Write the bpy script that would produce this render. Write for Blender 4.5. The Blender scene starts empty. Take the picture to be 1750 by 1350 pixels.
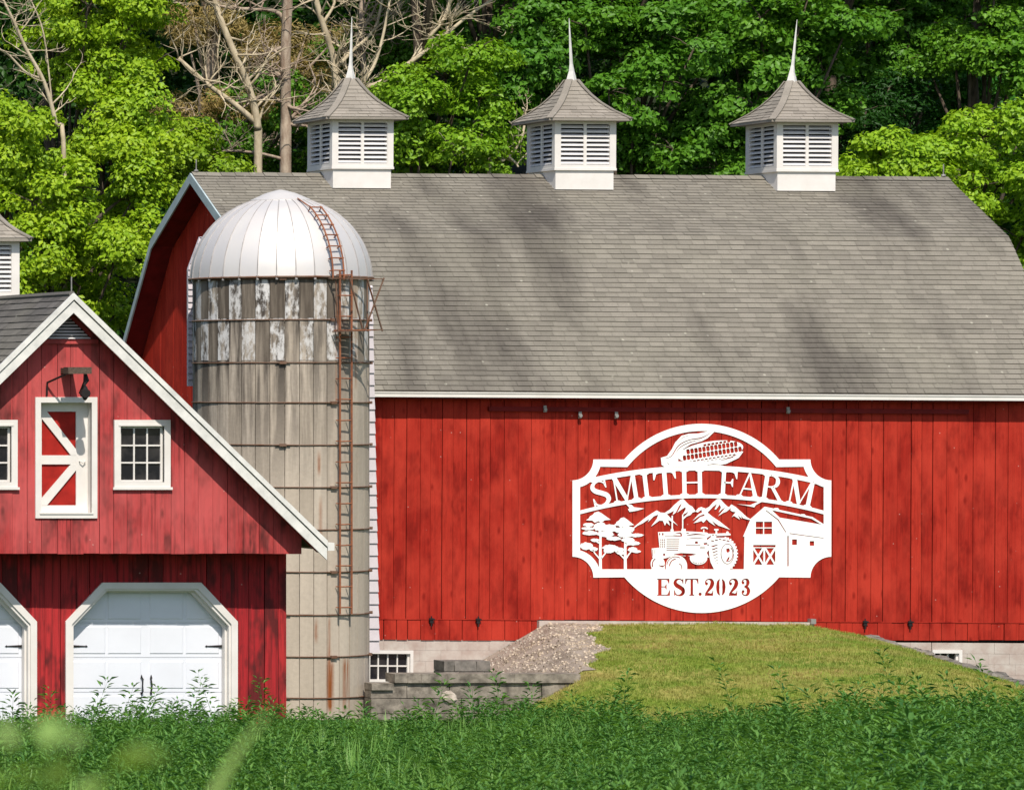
import bpy, math, random
import numpy as np
from mathutils import Vector, Matrix

sc = bpy.context.scene
COL = sc.collection
R = math.radians

# ------------------------------------------------------------------ camera
F, XP, YP, EYE = 7000.0, -2300.0, 660.0, 6.0        # focal length and principal point in photo pixels
cam = bpy.data.cameras.new('camera')
cam.sensor_width = 36.0
cam.lens = 36.0 * F / 1750.0
cam.shift_x = (875 - XP) / 1750.0
cam.shift_y = (YP - 675) / 1750.0
cam.clip_start = 0.5
cam.clip_end = 1000
cam.dof.use_dof = True
cam.dof.focus_distance = 78
cam.dof.aperture_fstop = 8.0
camo = bpy.data.objects.new('camera', cam)
camo.location = (0, 0, EYE)
camo.rotation_euler = (R(90), 0, 0)
COL.objects.link(camo)
sc.camera = camo

# ------------------------------------------------------------------ light
SUN_EL, SUN_AZ = 51.0, 13.0
w = bpy.data.worlds.new('World')
sc.world = w
w.use_nodes = True
wn = w.node_tree
bg = wn.nodes['Background']
sky = wn.nodes.new('ShaderNodeTexSky')
sky.sky_type = 'NISHITA'
sky.sun_disc = False
sky.sun_elevation = R(SUN_EL)
sky.sun_rotation = R(180 + SUN_AZ)
wn.links.new(sky.outputs[0], bg.inputs[0])
bg.inputs[1].default_value = 0.115
sl = bpy.data.lights.new('sun', 'SUN')
sl.energy = 4.5
sl.angle = R(0.5)
sl.color = (1.0, 0.935, 0.83)
so = bpy.data.objects.new('sun', sl)
ts = Vector((-math.sin(R(SUN_AZ)) * math.cos(R(SUN_EL)), -math.cos(R(SUN_AZ)) * math.cos(R(SUN_EL)), math.sin(R(SUN_EL))))
so.rotation_euler = ts.to_track_quat('Z', 'Y').to_euler()
so.location = (20, 0, 60)
COL.objects.link(so)
sc.view_settings.view_transform = 'Standard'
sc.view_settings.look = 'None'
sc.view_settings.exposure = 0.2
sc.view_settings.gamma = 1.0
sc.cycles.max_bounces = 6
sc.cycles.diffuse_bounces = 3
sc.cycles.transmission_bounces = 4
sc.cycles.transparent_max_bounces = 6


def W(px, py, Z):
    """the point at depth Z seen at photo pixel (px, py)"""
    return Vector(((px - XP) / F * Z, Z, EYE - (py - YP) / F * Z))


def WX(px, Z): return (px - XP) / F * Z
def WZ(py, Z): return EYE - (py - YP) / F * Z


# ------------------------------------------------------------------ node helpers
def nd(nt, t, props=None, **inp):
    n = nt.nodes.new(t)
    for k, v in (props or {}).items(): setattr(n, k, v)
    for k, v in inp.items():
        s = n.inputs[int(k[1:])] if k[0] == 'i' and k[1:].isdigit() else n.inputs[k.replace('_', ' ')]
        if isinstance(v, bpy.types.NodeSocket): nt.links.new(v, s)
        else: s.default_value = v
    return n


def ramp(nt, fac, stops):
    n = nt.nodes.new('ShaderNodeValToRGB')
    nt.links.new(fac, n.inputs[0])
    e = n.color_ramp.elements
    while len(e) < len(stops): e.new(0.5)
    for i, (p, c) in enumerate(stops):
        e[i].position = p
        e[i].color = (c, c, c, 1) if isinstance(c, (int, float)) else (*c, 1)
    return n.outputs[0]


def mix(nt, f, a, b, mode='MIX'):
    n = nt.nodes.new('ShaderNodeMixRGB')
    n.blend_type = mode
    for s, v in zip(n.inputs, (f, a, b)):
        if isinstance(v, bpy.types.NodeSocket): nt.links.new(v, s)
        elif s.type == 'VALUE': s.default_value = v
        else: s.default_value = (*v, 1)
    return n.outputs[0]


def mth(nt, op, a, b=0.0, c=None, clamp=False):
    n = nt.nodes.new('ShaderNodeMath')
    n.operation = op
    n.use_clamp = clamp
    for i, v in enumerate((a, b, c)):
        if v is None: continue
        if isinstance(v, bpy.types.NodeSocket): nt.links.new(v, n.inputs[i])
        else: n.inputs[i].default_value = v
    return n.outputs[0]


def newmat(name):
    m = bpy.data.materials.new(name)
    m.use_nodes = True
    nt = m.node_tree
    b = nt.nodes['Principled BSDF']
    return m, nt, b


def coords(nt, scale=(1, 1, 1), offs=None):
    tc = nt.nodes.new('ShaderNodeTexCoord').outputs['Object']
    if offs is not None:
        cv = nd(nt, 'ShaderNodeCombineXYZ', X=mth(nt, 'MULTIPLY', offs, 37.0), Y=mth(nt, 'MULTIPLY', offs, 91.0), Z=mth(nt, 'MULTIPLY', offs, 53.0)).outputs[0]
        tc = nd(nt, 'ShaderNodeVectorMath', {'operation': 'ADD'}, i0=tc, i1=cv).outputs[0]
    return nd(nt, 'ShaderNodeVectorMath', {'operation': 'MULTIPLY'}, i0=tc, i1=scale).outputs[0]


def noise(nt, vec, scale=1.0, detail=4.0, rough=0.55):
    return nd(nt, 'ShaderNodeTexNoise', Vector=vec, Scale=scale, Detail=detail, Roughness=rough).outputs[0]


def bump(nt, b, h, strength=0.3, dist=0.01):
    n = nd(nt, 'ShaderNodeBump', Height=h, Strength=strength, Distance=dist)
    nt.links.new(n.outputs[0], b.inputs['Normal'])


def m_boards(name, c_lo, c_hi, c_dark, wear=0.5, knots=0.6, fade=None):
    m, nt, b = newmat(name)
    r = nt.nodes.new('ShaderNodeNewGeometry').outputs['Random Per Island']
    col = mix(nt, ramp(nt, r, [(0, 0), (1, 1)]), c_lo, c_hi)
    v1 = coords(nt, (22, 22, 0.9), r)
    st = noise(nt, v1, 1.0, 5, 0.6)
    col = mix(nt, ramp(nt, st, [(0.44, 0), (0.64, wear * 0.75)]), col, c_dark)
    v2 = coords(nt, (3.2, 3.2, 1.3), r)
    bl = noise(nt, v2, 1.0, 3, 0.6)
    col = mix(nt, ramp(nt, bl, [(0.5, 0), (0.63, wear)]), col, c_dark)
    fg = noise(nt, coords(nt, (70, 70, 3.0), r), 1.0, 4, 0.7)
    col = mix(nt, 0.45, col, ramp(nt, fg, [(0.3, 0.55), (0.62, 1.0)]), 'MULTIPLY')
    if fade:
        v4 = coords(nt, (1.6, 1.6, 0.8))
        col = mix(nt, ramp(nt, noise(nt, v4, 1.0, 4, 0.6), [(0.4, 0), (0.65, 0.75)]), col, fade)
    v3 = coords(nt, (4.5, 4.5, 1.9), r)
    vo = nd(nt, 'ShaderNodeTexVoronoi', {'feature': 'F1'}, Vector=v3, Scale=1.0).outputs['Distance']
    col = mix(nt, ramp(nt, vo, [(0.07, knots), (0.20, 0)]), col, c_dark)
    sp = nd(nt, 'ShaderNodeTexVoronoi', {'feature': 'F1'}, Vector=coords(nt, (4, 4, 4), r), Scale=1.0).outputs['Distance']
    col = mix(nt, ramp(nt, sp, [(0.03, 0.45), (0.06, 0)]), col, (0.62, 0.40, 0.34))
    nt.links.new(col, b.inputs['Base Color'])
    b.inputs['Roughness'].default_value = 0.75
    b.inputs['Specular IOR Level'].default_value = 0.2
    bump(nt, b, fg, 0.5, 0.01)
    return m


def m_plain(name, c, rough=0.6, metal=0.0, var=0.15, vscale=3.0, spec=0.3, dirt=None, aniso=(1, 1, 1), bumps=0.0, bscale=60):
    m, nt, b = newmat(name)
    n1 = noise(nt, coords(nt, aniso), vscale, 5, 0.6)
    c2 = tuple(x * (1 - var * 2) for x in c)
    col = mix(nt, ramp(nt, n1, [(0.35, 0), (0.7, 1)]), c, dirt or c2)
    nt.links.new(col, b.inputs['Base Color'])
    b.inputs['Roughness'].default_value = rough
    b.inputs['Metallic'].default_value = metal
    b.inputs['Specular IOR Level'].default_value = spec
    if bumps: bump(nt, b, noise(nt, coords(nt), bscale, 4, 0.6), bumps, 0.01)
    return m


def m_shingle(name, c_lo, c_hi, stain, amount=0.6):
    m, nt, b = newmat(name)
    r = nt.nodes.new('ShaderNodeNewGeometry').outputs['Random Per Island']
    col = mix(nt, r, c_lo, c_hi)
    sn = noise(nt, coords(nt, (0.55, 0.16, 0.16)), 1.0, 5, 0.55)
    col = mix(nt, ramp(nt, sn, [(0.45, 0), (0.62, amount)]), col, stain)
    s2 = noise(nt, coords(nt, (0.35, 0.5, 0.5)), 1.3, 3, 0.5)
    col = mix(nt, ramp(nt, s2, [(0.45, 0), (0.7, 0.35)]), col, (0.27, 0.25, 0.20))
    fn = noise(nt, coords(nt), 45, 3, 0.7)
    col = mix(nt, 0.55, col, ramp(nt, fn, [(0.3, 0.55), (0.7, 1.0)]), 'MULTIPLY')
    lich = nd(nt, 'ShaderNodeTexVoronoi', {'feature': 'F1'}, Vector=coords(nt), Scale=2.6).outputs['Distance']
    col = mix(nt, ramp(nt, lich, [(0.04, 0.6), (0.09, 0)]), col, (0.45, 0.43, 0.36))
    nt.links.new(col, b.inputs['Base Color'])
    b.inputs['Roughness'].default_value = 0.9
    b.inputs['Specular IOR Level'].default_value = 0.15
    bump(nt, b, fn, 0.5, 0.006)
    return m


def m_leaf(name, c_lo, c_hi, trans=0.35, objcol=True, gloss=0.25, rough=0.45, dry=None):
    m, nt, b = newmat(name)
    r = nt.nodes.new('ShaderNodeNewGeometry').outputs['Random Per Island']
    col = mix(nt, r, c_lo, c_hi)
    if objcol:
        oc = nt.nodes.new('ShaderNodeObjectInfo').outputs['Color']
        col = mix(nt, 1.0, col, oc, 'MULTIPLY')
    big = noise(nt, coords(nt), 0.6, 3, 0.5)
    col = mix(nt, ramp(nt, big, [(0.35, 0), (0.7, 0.5)]), col, mix(nt, 1.0, col, (1.35, 1.1, 0.7), 'MULTIPLY'))
    if dry:
        dn = noise(nt, coords(nt, (0.5, 1.0, 1.0)), 1.1, 5, 0.6)
        col = mix(nt, ramp(nt, dn, [(0.44, 0), (0.66, 0.8)]), col, dry)
    nt.links.new(col, b.inputs['Base Color'])
    b.inputs['Roughness'].default_value = rough
    b.inputs['Specular IOR Level'].default_value = gloss
    tr = nd(nt, 'ShaderNodeBsdfTranslucent', Color=mix(nt, 1.0, col, (1.3, 1.25, 0.5), 'MULTIPLY'))
    mx = nd(nt, 'ShaderNodeMixShader', Fac=trans, i1=b.outputs[0], i2=tr.outputs[0])
    nt.links.new(mx.outputs[0], nt.nodes['Material Output'].inputs[0])
    return m


MAT = {}
MAT['red'] = m_boards('barn_red_boards', (0.32, 0.013, 0.006), (0.435, 0.027, 0.013), (0.20, 0.006, 0.002), 0.85, 0.8, (0.49, 0.040, 0.021))
MAT['red_side'] = m_boards('barn_red_gable_boards', (0.46, 0.026, 0.012), (0.56, 0.042, 0.02), (0.30, 0.014, 0.007), 0.5, 0.4)
MAT['red_garage'] = m_boards('garage_red_boards', (0.38, 0.036, 0.036), (0.50, 0.065, 0.064), (0.075, 0.02, 0.018), 0.85, 0.6, (0.53, 0.095, 0.092))
MAT['red_low'] = m_boards('garage_lower_red_boards', (0.36, 0.016, 0.022), (0.46, 0.03, 0.032), (0.08, 0.014, 0.014), 0.85, 0.5)
MAT['red_panel'] = m_plain('door_red_panel', (0.40, 0.018, 0.012), 0.7, 0, 0.2, 4, 0.2)
MAT['dark_red'] = m_plain('dark_red_rail', (0.20, 0.012, 0.012), 0.7, 0, 0.2, 4, 0.2)
MAT['white'] = m_plain('white_paint', (0.74, 0.70, 0.665), 0.55, 0, 0.05, 2.5, 0.3, (0.66, 0.62, 0.58))
MAT['white_door'] = m_plain('shade_tinted_door_white', (0.74, 0.75, 0.81), 0.45, 0, 0.03, 1.5, 0.3)  # white paint, with the bluish cast of the shade put into the colour
MAT['sign_white'] = m_plain('sign_white_metal', (0.93, 0.93, 0.92), 0.5, 0, 0.0, 1.5, 0.3)
MAT['trim_aged'] = m_plain('aged_white_trim', (0.74, 0.72, 0.68), 0.6, 0, 0.12, 5, 0.25, (0.56, 0.55, 0.52), (1, 1, 1))
MAT['trim_blue'] = m_plain('grey_blue_rake_trim', (0.42, 0.50, 0.52), 0.5, 0, 0.1, 4, 0.3)
MAT['siding'] = m_plain('white_metal_siding', (0.58, 0.53, 0.555), 0.5, 0, 0.08, 3, 0.3)
MAT['shingle'] = m_shingle('weathered_grey_shingles', (0.205, 0.186, 0.157), (0.266, 0.242, 0.204), (0.092, 0.081, 0.071), 0.85)
MAT['shingle_dark'] = m_shingle('dark_grey_shingles', (0.10, 0.093, 0.088), (0.16, 0.148, 0.138), (0.075, 0.07, 0.068), 0.5)
MAT['shingle_cup'] = m_shingle('cupola_shingles', (0.27, 0.24, 0.205), (0.36, 0.32, 0.275), (0.19, 0.165, 0.14), 0.4)
MAT['found'] = m_plain('foundation_blocks', (0.52, 0.46, 0.41), 0.85, 0, 0.12, 4, 0.15, (0.40, 0.31, 0.27), (1, 1, 1), 0.3)
MAT['concrete'] = m_plain('old_concrete', (0.31, 0.27, 0.225), 0.9, 0, 0.25, 4.5, 0.1, (0.07, 0.06, 0.05), (1, 1, 1), 0.7, 18)
MAT['stone'] = m_plain('field_stone', (0.24, 0.215, 0.19), 0.9, 0, 0.3, 5, 0.1, (0.09, 0.085, 0.075), (1, 1, 1), 0.8, 14)
MAT['rock'] = m_plain('pale_rock', (0.50, 0.43, 0.36), 0.9, 0, 0.3, 9, 0.1, (0.25, 0.21, 0.17), (1, 1, 1), 0.8, 14)
MAT['rust'] = m_plain('rusty_iron', (0.34, 0.125, 0.06), 0.8, 0.1, 0.3, 12, 0.2, (0.17, 0.07, 0.045))
MAT['hoop'] = m_plain('rusty_hoop', (0.20, 0.14, 0.105), 0.75, 0.2, 0.3, 4, 0.2, (0.15, 0.06, 0.03))
MAT['galv'] = m_plain('grey_galvanised', (0.36, 0.34, 0.32), 0.5, 0.4, 0.2, 8, 0.3)
MAT['iron'] = m_plain('black_iron', (0.025, 0.02, 0.02), 0.6, 0.2, 0.2, 8, 0.3)
MAT['oldwood'] = m_plain('weathered_wood', (0.14, 0.10, 0.075), 0.85, 0, 0.35, 12, 0.15, (0.05, 0.035, 0.028), (4, 1, 8))
MAT['void'] = m_plain('dark_interior', (0.015, 0.012, 0.012), 0.9)
MAT['slat'] = m_plain('louver_slat_paint', (0.74, 0.71, 0.70), 0.55, 0, 0.06, 4, 0.25)
MAT['bark_pale'] = m_plain('pale_dead_bark', (0.58, 0.49, 0.35), 0.9, 0, 0.3, 6, 0.1, (0.33, 0.27, 0.18), (1, 1, 0.4), 0.6, 20)
MAT['bark_pine'] = m_plain('grey_pine_bark', (0.44, 0.36, 0.28), 0.9, 0, 0.3, 9, 0.1, (0.22, 0.15, 0.11), (1, 1, 0.3), 0.8, 20)
MAT['bark'] = m_plain('brown_bark', (0.13, 0.10, 0.075), 0.9, 0, 0.3, 9, 0.1, (0.05, 0.04, 0.03), (1, 1, 0.3), 0.6, 20)
MAT['leaf'] = m_leaf('broad_leaf', (0.10, 0.235, 0.016), (0.165, 0.325, 0.028), 0.3)
MAT['needle'] = m_leaf('olive_needle', (0.19, 0.185, 0.075), (0.29, 0.27, 0.11), 0.2)
MAT['weed'] = m_leaf('weed_leaf', (0.050, 0.155, 0.034), (0.145, 0.315, 0.072), 0.35, False, 0.3, 0.45)
MAT['weed_near'] = m_leaf('near_weed_leaf', (0.26, 0.42, 0.12), (0.32, 0.47, 0.16), 0.4, False)
MAT['blade'] = m_leaf('meadow_blade', (0.10, 0.25, 0.045), (0.19, 0.36, 0.09), 0.3, False)
MAT['lawn'] = m_leaf('lawn_blade', (0.125, 0.225, 0.028), (0.23, 0.30, 0.06), 0.2, False, 0.15, 0.6, (0.44, 0.34, 0.13))


def m_glass():
    m, nt, b = newmat('dark_window_glass')
    n1 = noise(nt, coords(nt), 3.0, 3)
    nt.links.new(mix(nt, ramp(nt, n1, [(0.45, 0), (0.75, 1)]), (0.012, 0.012, 0.016), (0.05, 0.045, 0.045)), b.inputs['Base Color'])
    b.inputs['Roughness'].default_value = 0.12
    return m
MAT['glass'] = m_glass()


def m_dome():
    m, nt, b = newmat('white_galvanised_dome')
    r = nt.nodes.new('ShaderNodeNewGeometry').outputs['Random Per Island']
    n1 = noise(nt, coords(nt, (1, 1, 0.5)), 2.0, 4)
    col = mix(nt, r, (0.62, 0.585, 0.57), (0.69, 0.655, 0.625))
    col = mix(nt, ramp(nt, n1, [(0.45, 0), (0.7, 0.45)]), col, (0.55, 0.54, 0.56))
    nt.links.new(col, b.inputs['Base Color'])
    b.inputs['Metallic'].default_value = 0.3
    b.inputs['Roughness'].default_value = 0.5
    return m
MAT['dome'] = m_dome()
MAT['dome_rib'] = m_plain('dull_dome_seam', (0.40, 0.375, 0.37), 0.6, 0.2, 0.2, 5, 0.3)


def m_stave():
    m, nt, b = newmat('concrete_staves')
    r = nt.nodes.new('ShaderNodeNewGeometry').outputs['Random Per Island']
    col = mix(nt, r, (0.45, 0.38, 0.305), (0.55, 0.47, 0.385))
    st = noise(nt, coords(nt, (5, 5, 0.35)), 1.0, 5, 0.6)
    z = nd(nt, 'ShaderNodeSeparateXYZ', Vector=nt.nodes.new('ShaderNodeTexCoord').outputs['Object'])
    zf = mth(nt, 'MULTIPLY_ADD', z.outputs[2], 0.30, -1.1, True)
    xl = mth(nt, 'MULTIPLY_ADD', z.outputs[0], -0.45, 0.75, True)
    zf = mth(nt, 'MULTIPLY', zf, xl, None, True)
    dk = mth(nt, 'MULTIPLY', ramp(nt, st, [(0.36, 0), (0.56, 1)]), mth(nt, 'MULTIPLY_ADD', zf, 1.05, 0.10, True))
    col = mix(nt, dk, col, (0.068, 0.057, 0.049))
    fn = noise(nt, coords(nt), 14, 5, 0.65)
    col = mix(nt, 0.35, col, ramp(nt, fn, [(0.3, 0.65), (0.7, 1.0)]), 'MULTIPLY')
    at = nd(nt, 'ShaderNodeAttribute', {'attribute_name': 'patch'}).outputs['Fac']
    pn = noise(nt, coords(nt, (9, 9, 4), r), 1.0, 5, 0.7)
    dark = mth(nt, 'LESS_THAN', at, -0.5)
    col = mix(nt, mth(nt, 'MULTIPLY', dark, 0.6), col, (0.10, 0.08, 0.062))
    wf = mth(nt, 'MULTIPLY', mth(nt, 'MAXIMUM', at, 0.0), ramp(nt, pn, [(0.43, 0), (0.57, 1)]))
    col = mix(nt, wf, col, (0.60, 0.585, 0.575))
    rn = noise(nt, coords(nt, (14, 14, 0.8)), 1.0, 4, 0.6)
    for x0, wd, z0, z1, am in ((0.30, 0.06, 0.0, 1.80, 0.9), (0.66, 0.10, -0.1, 1.02, 1.3), (0.32, 0.10, -0.1, 1.02, 1.2), (0.13, 0.05, 2.9, 4.0, 0.6), (0.04, 0.06, 1.2, 1.75, 0.8), (0.10, 0.05, 4.3, 4.85, 0.8), (0.45, 0.04, 5.6, 7.9, 0.5), (0.90, 0.05, 5.9, 7.9, 0.5)):
        mx = mth(nt, 'SUBTRACT', 1.0, mth(nt, 'DIVIDE', mth(nt, 'ABSOLUTE', mth(nt, 'SUBTRACT', z.outputs[0], x0)), wd), None, True)
        mz = mth(nt, 'MULTIPLY', mth(nt, 'MULTIPLY_ADD', mth(nt, 'SUBTRACT', z.outputs[2], z0), 6.0, 0.0, True), mth(nt, 'MULTIPLY_ADD', mth(nt, 'SUBTRACT', z1, z.outputs[2]), 5.0, 0.0, True))
        f = mth(nt, 'MULTIPLY', mth(nt, 'MULTIPLY', mx, mz), mth(nt, 'MULTIPLY', ramp(nt, rn, [(0.35, 0), (0.55, 1)]), am), None, True)
        f = mth(nt, 'MULTIPLY', f, mth(nt, 'LESS_THAN', z.outputs[1], 0.0))
        col = mix(nt, f, col, (0.24, 0.075, 0.022))
    nt.links.new(col, b.inputs['Base Color'])
    b.inputs['Roughness'].default_value = 0.9
    b.inputs['Specular IOR Level'].default_value = 0.1
    bump(nt, b, fn, 0.5, 0.01)
    return m
MAT['stave'] = m_stave()


def m_ground(name, a, b_, c, s=0.5):
    m, nt, b = newmat(name)
    n1 = noise(nt, coords(nt), s, 6, 0.6)
    n2 = noise(nt, coords(nt), s * 12, 5, 0.7)
    col = mix(nt, ramp(nt, n1, [(0.4, 0), (0.62, 1)]), a, b_)
    col = mix(nt, ramp(nt, n2, [(0.45, 0), (0.7, 0.7)]), col, c)
    nt.links.new(col, b.inputs['Base Color'])
    b.inputs['Roughness'].default_value = 0.95
    b.inputs['Specular IOR Level'].default_value = 0.1
    bump(nt, b, n2, 0.6, 0.05)
    return m
MAT['ground'] = m_ground('field_soil', (0.035, 0.07, 0.018), (0.05, 0.085, 0.022), (0.06, 0.05, 0.03))
MAT['mound'] = m_ground('mown_bank', (0.17, 0.235, 0.03), (0.33, 0.29, 0.085), (0.14, 0.21, 0.03), 0.7)
MAT['forest_floor'] = m_ground('forest_floor', (0.02, 0.028, 0.01), (0.026, 0.022, 0.012), (0.012, 0.018, 0.006), 0.3)  # darker than bare soil: shade of the canopy put into the colour
MAT['gravel'] = m_ground('gravel_bank', (0.34, 0.285, 0.235), (0.20, 0.16, 0.125), (0.44, 0.38, 0.33), 2.0)
MAT['pebble'] = m_leaf('gravel_stone', (0.20, 0.17, 0.145), (0.56, 0.50, 0.44), 0.0, False, 0.1, 0.9)


# ------------------------------------------------------------------ objects
def tag(o, label=None, cat=None, group=None, kind=None):
    for k, v in (('label', label), ('category', cat), ('group', group), ('kind', kind)):
        if v: o[k] = v
    return o


def empty(name, loc, label, cat, group=None):
    o = bpy.data.objects.new(name, None)
    o.empty_display_size = 0.5
    o.location = loc
    COL.objects.link(o)
    return tag(o, label, cat, group)


def origin_of(o):
    v = Vector((0, 0, 0))
    while o is not None:
        v += o.location
        o = o.parent
    return v


class MB:
    def __init__(s): s.v, s.f, s.at = [], [], None

    def poly(s, pts):
        n = len(s.v)
        s.v += [tuple(p) for p in pts]
        s.f.append(tuple(range(n, n + len(pts))))

    def hexa(s, p):
        """8 corners: bottom 4 ccw then top 4"""
        n = len(s.v)
        s.v += [tuple(q) for q in p]
        for f in ((0, 3, 2, 1), (4, 5, 6, 7), (0, 1, 5, 4), (1, 2, 6, 5), (2, 3, 7, 6), (3, 0, 4, 7)):
            s.f.append(tuple(n + i for i in f))

    def box(s, x0, x1, y0, y1, z0, z1):
        s.hexa([(x0, y0, z0), (x1, y0, z0), (x1, y1, z0), (x0, y1, z0), (x0, y0, z1), (x1, y0, z1), (x1, y1, z1), (x0, y1, z1)])

    def prism(s, poly, y0, y1):
        """poly = (x, z) outline; extruded from y0 (front) to y1"""
        a = sum(poly[i][0] * poly[(i + 1) % len(poly)][1] - poly[(i + 1) % len(poly)][0] * poly[i][1] for i in range(len(poly)))
        if a < 0: poly = poly[::-1]
        n, k = len(s.v), len(poly)
        s.v += [(x, y0, z) for x, z in poly] + [(x, y1, z) for x, z in poly]
        s.f.append(tuple(n + i for i in range(k)))
        s.f.append(tuple(n + k + i for i in reversed(range(k))))
        for i in range(k):
            j = (i + 1) % k
            s.f.append((n + j, n + i, n + k + i, n + k + j))

    def bar(s, p, q, w, h, up=(0, 0, 1)):
        p, q = Vector(p), Vector(q)
        d = (q - p).normalized()
        u = Vector(up)
        if abs(d.dot(u)) > 0.98: u = Vector((0, 1, 0))
        a = d.cross(u).normalized() * (w / 2)
        b = a.cross(d).normalized() * (h / 2)
        s.hexa([p - a - b, p + a - b, q + a - b, q - a - b, p - a + b, p + a + b, q + a + b, q - a + b])

    def tube(s, path, rad, n=8, cap=True):
        path = [Vector(p) for p in path]
        if isinstance(rad, (int, float)): rad = [rad] * len(path)
        base = len(s.v)
        ref = None
        for i, p in enumerate(path):
            d = (path[min(i + 1, len(path) - 1)] - path[max(i - 1, 0)])
            d = d.normalized() if d.length > 1e-9 else Vector((0, 0, 1))
            if ref is None: ref = Vector((1, 0, 0)) if abs(d.x) < 0.8 else Vector((0, 1, 0))
            a = (ref - d * ref.dot(d)).normalized()
            ref = a
            b = d.cross(a)
            for k in range(n):
                t = 2 * math.pi * k / n
                s.v.append(tuple(p + (a * math.cos(t) + b * math.sin(t)) * rad[i]))
        for i in range(len(path) - 1):
            for k in range(n):
                k2 = (k + 1) % n
                s.f.append((base + i * n + k, base + i * n + k2, base + (i + 1) * n + k2, base + (i + 1) * n + k))
        if cap:
            s.f.append(tuple(base + k for k in reversed(range(n))))
            s.f.append(tuple(base + (len(path) - 1) * n + k for k in range(n)))

    def ring(s, c, r, rr, n=48, m=6):
        b = len(s.v)
        for i in range(n):
            t = 2 * math.pi * i / n
            for k in range(m):
                u = 2 * math.pi * k / m
                q = r + rr * math.cos(u)
                s.v.append((c[0] + q * math.sin(t), c[1] - q * math.cos(t), c[2] + rr * math.sin(u)))
        for i in range(n):
            for k in range(m):
                i2, k2 = (i + 1) % n, (k + 1) % m
                s.f.append((b + i * m + k, b + i2 * m + k, b + i2 * m + k2, b + i * m + k2))

    def lump(s, c, rx, ry, rz, rng, rough=0.25, n=7, m=5):
        b = len(s.v)
        for j in range(m + 1):
            th = math.pi * j / m
            for i in range(n):
                ph = 2 * math.pi * i / n
                k = 1 + rng.uniform(-rough, rough)
                s.v.append((c[0] + rx * k * math.sin(th) * math.cos(ph), c[1] + ry * k * math.sin(th) * math.sin(ph), c[2] + rz * k * math.cos(th)))
        for j in range(m):
            for i in range(n):
                i2 = (i + 1) % n
                s.f.append((b + j * n + i, b + (j + 1) * n + i, b + (j + 1) * n + i2, b + j * n + i2))

    def build(s, name, m, parent=None, smooth=False):
        o = parent
        off = origin_of(parent) if parent is not None else Vector((0, 0, 0))
        me = bpy.data.meshes.new(name)
        me.from_pydata([(x - off.x, y - off.y, z - off.z) for x, y, z in s.v], [], s.f)
        if smooth: me.polygons.foreach_set('use_smooth', [True] * len(me.polygons))
        me.materials.append(MAT[m])
        me.update()
        ob = bpy.data.objects.new(name, me)
        COL.objects.link(ob)
        if parent is not None: ob.parent = parent
        return ob


def np_obj(name, V, faces, m, parent=None, off=(0, 0, 0), smooth=False):
    """faces: list of int arrays (n, k)"""
    me = bpy.data.meshes.new(name)
    V = np.asarray(V, dtype=np.float32) - np.asarray(off, dtype=np.float32)
    me.vertices.add(len(V))
    me.vertices.foreach_set('co', V.ravel())
    idx = np.concatenate([f.ravel() for f in faces]).astype(np.int32)
    cnt = np.concatenate([np.full(len(f), f.shape[1]) for f in faces])
    st = np.concatenate([[0], np.cumsum(cnt)[:-1]]).astype(np.int32)
    me.loops.add(len(idx))
    me.loops.foreach_set('vertex_index', idx)
    me.polygons.add(len(st))
    me.polygons.foreach_set('loop_start', st)
    me.update(calc_edges=True)
    me.validate()
    if smooth: me.polygons.foreach_set('use_smooth', [True] * len(me.polygons))
    me.materials.append(MAT[m])
    o = bpy.data.objects.new(name, me)
    COL.objects.link(o)
    if parent is not None: o.parent = parent
    return o


def shingles(mb, A, B, C, D, expo, tab, rng, lift=0.014):
    """roof plane with lower edge A-B and upper edge D-C, laid with single tabs"""
    A, B, C, D = map(Vector, (A, B, C, D))
    nrm = (B - A).cross(D - A).normalized()
    n = max(1, round((D - A).length / expo))
    L = (B - A).length
    for i in range(n):
        t0, t1 = i / n, min(1.0, (i + 1.12) / n)
        a, b = A.lerp(D, t0), B.lerp(C, t0)
        d, c = A.lerp(D, t1), B.lerp(C, t1)
        x = -rng.random() * tab
        while x < L:
            u0 = max(0, x / L)
            wd = tab * rng.uniform(0.8, 1.2)
            u1 = min(1, (x + wd - 0.007) / L)
            x += wd
            if u1 - u0 < 0.001: continue
            lf = lift * rng.uniform(0.85, 1.2)
            sag = (d - a) * rng.uniform(-0.025, 0.012)
            p, q = a.lerp(b, u0) + sag, a.lerp(b, u1) + sag
            r_, s_ = d.lerp(c, u1), d.lerp(c, u0)
            P, Q = p + nrm * lf, q + nrm * lf
            k = len(mb.v)
            mb.v += [tuple(v) for v in (P, Q, r_ + nrm * 0.003, s_ + nrm * 0.003, p - nrm * 0.002, q - nrm * 0.002)]
            mb.f += [(k, k + 1, k + 2, k + 3), (k + 4, k + 5, k + 1, k)]


def cat_rom(pts, n=8):
    P = [Vector(p) for p in pts]
    out = []
    for i in range(len(P) - 1):
        p0, p1, p2, p3 = P[max(i - 1, 0)], P[i], P[i + 1], P[min(i + 2, len(P) - 1)]
        for k in range(n):
            t = k / n
            out.append(0.5 * ((2 * p1) + (p2 - p0) * t + (2 * p0 - 5 * p1 + 4 * p2 - p3) * t * t + (3 * p1 - p0 - 3 * p2 + p3) * t ** 3))
    out.append(P[-1])
    return out


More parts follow.
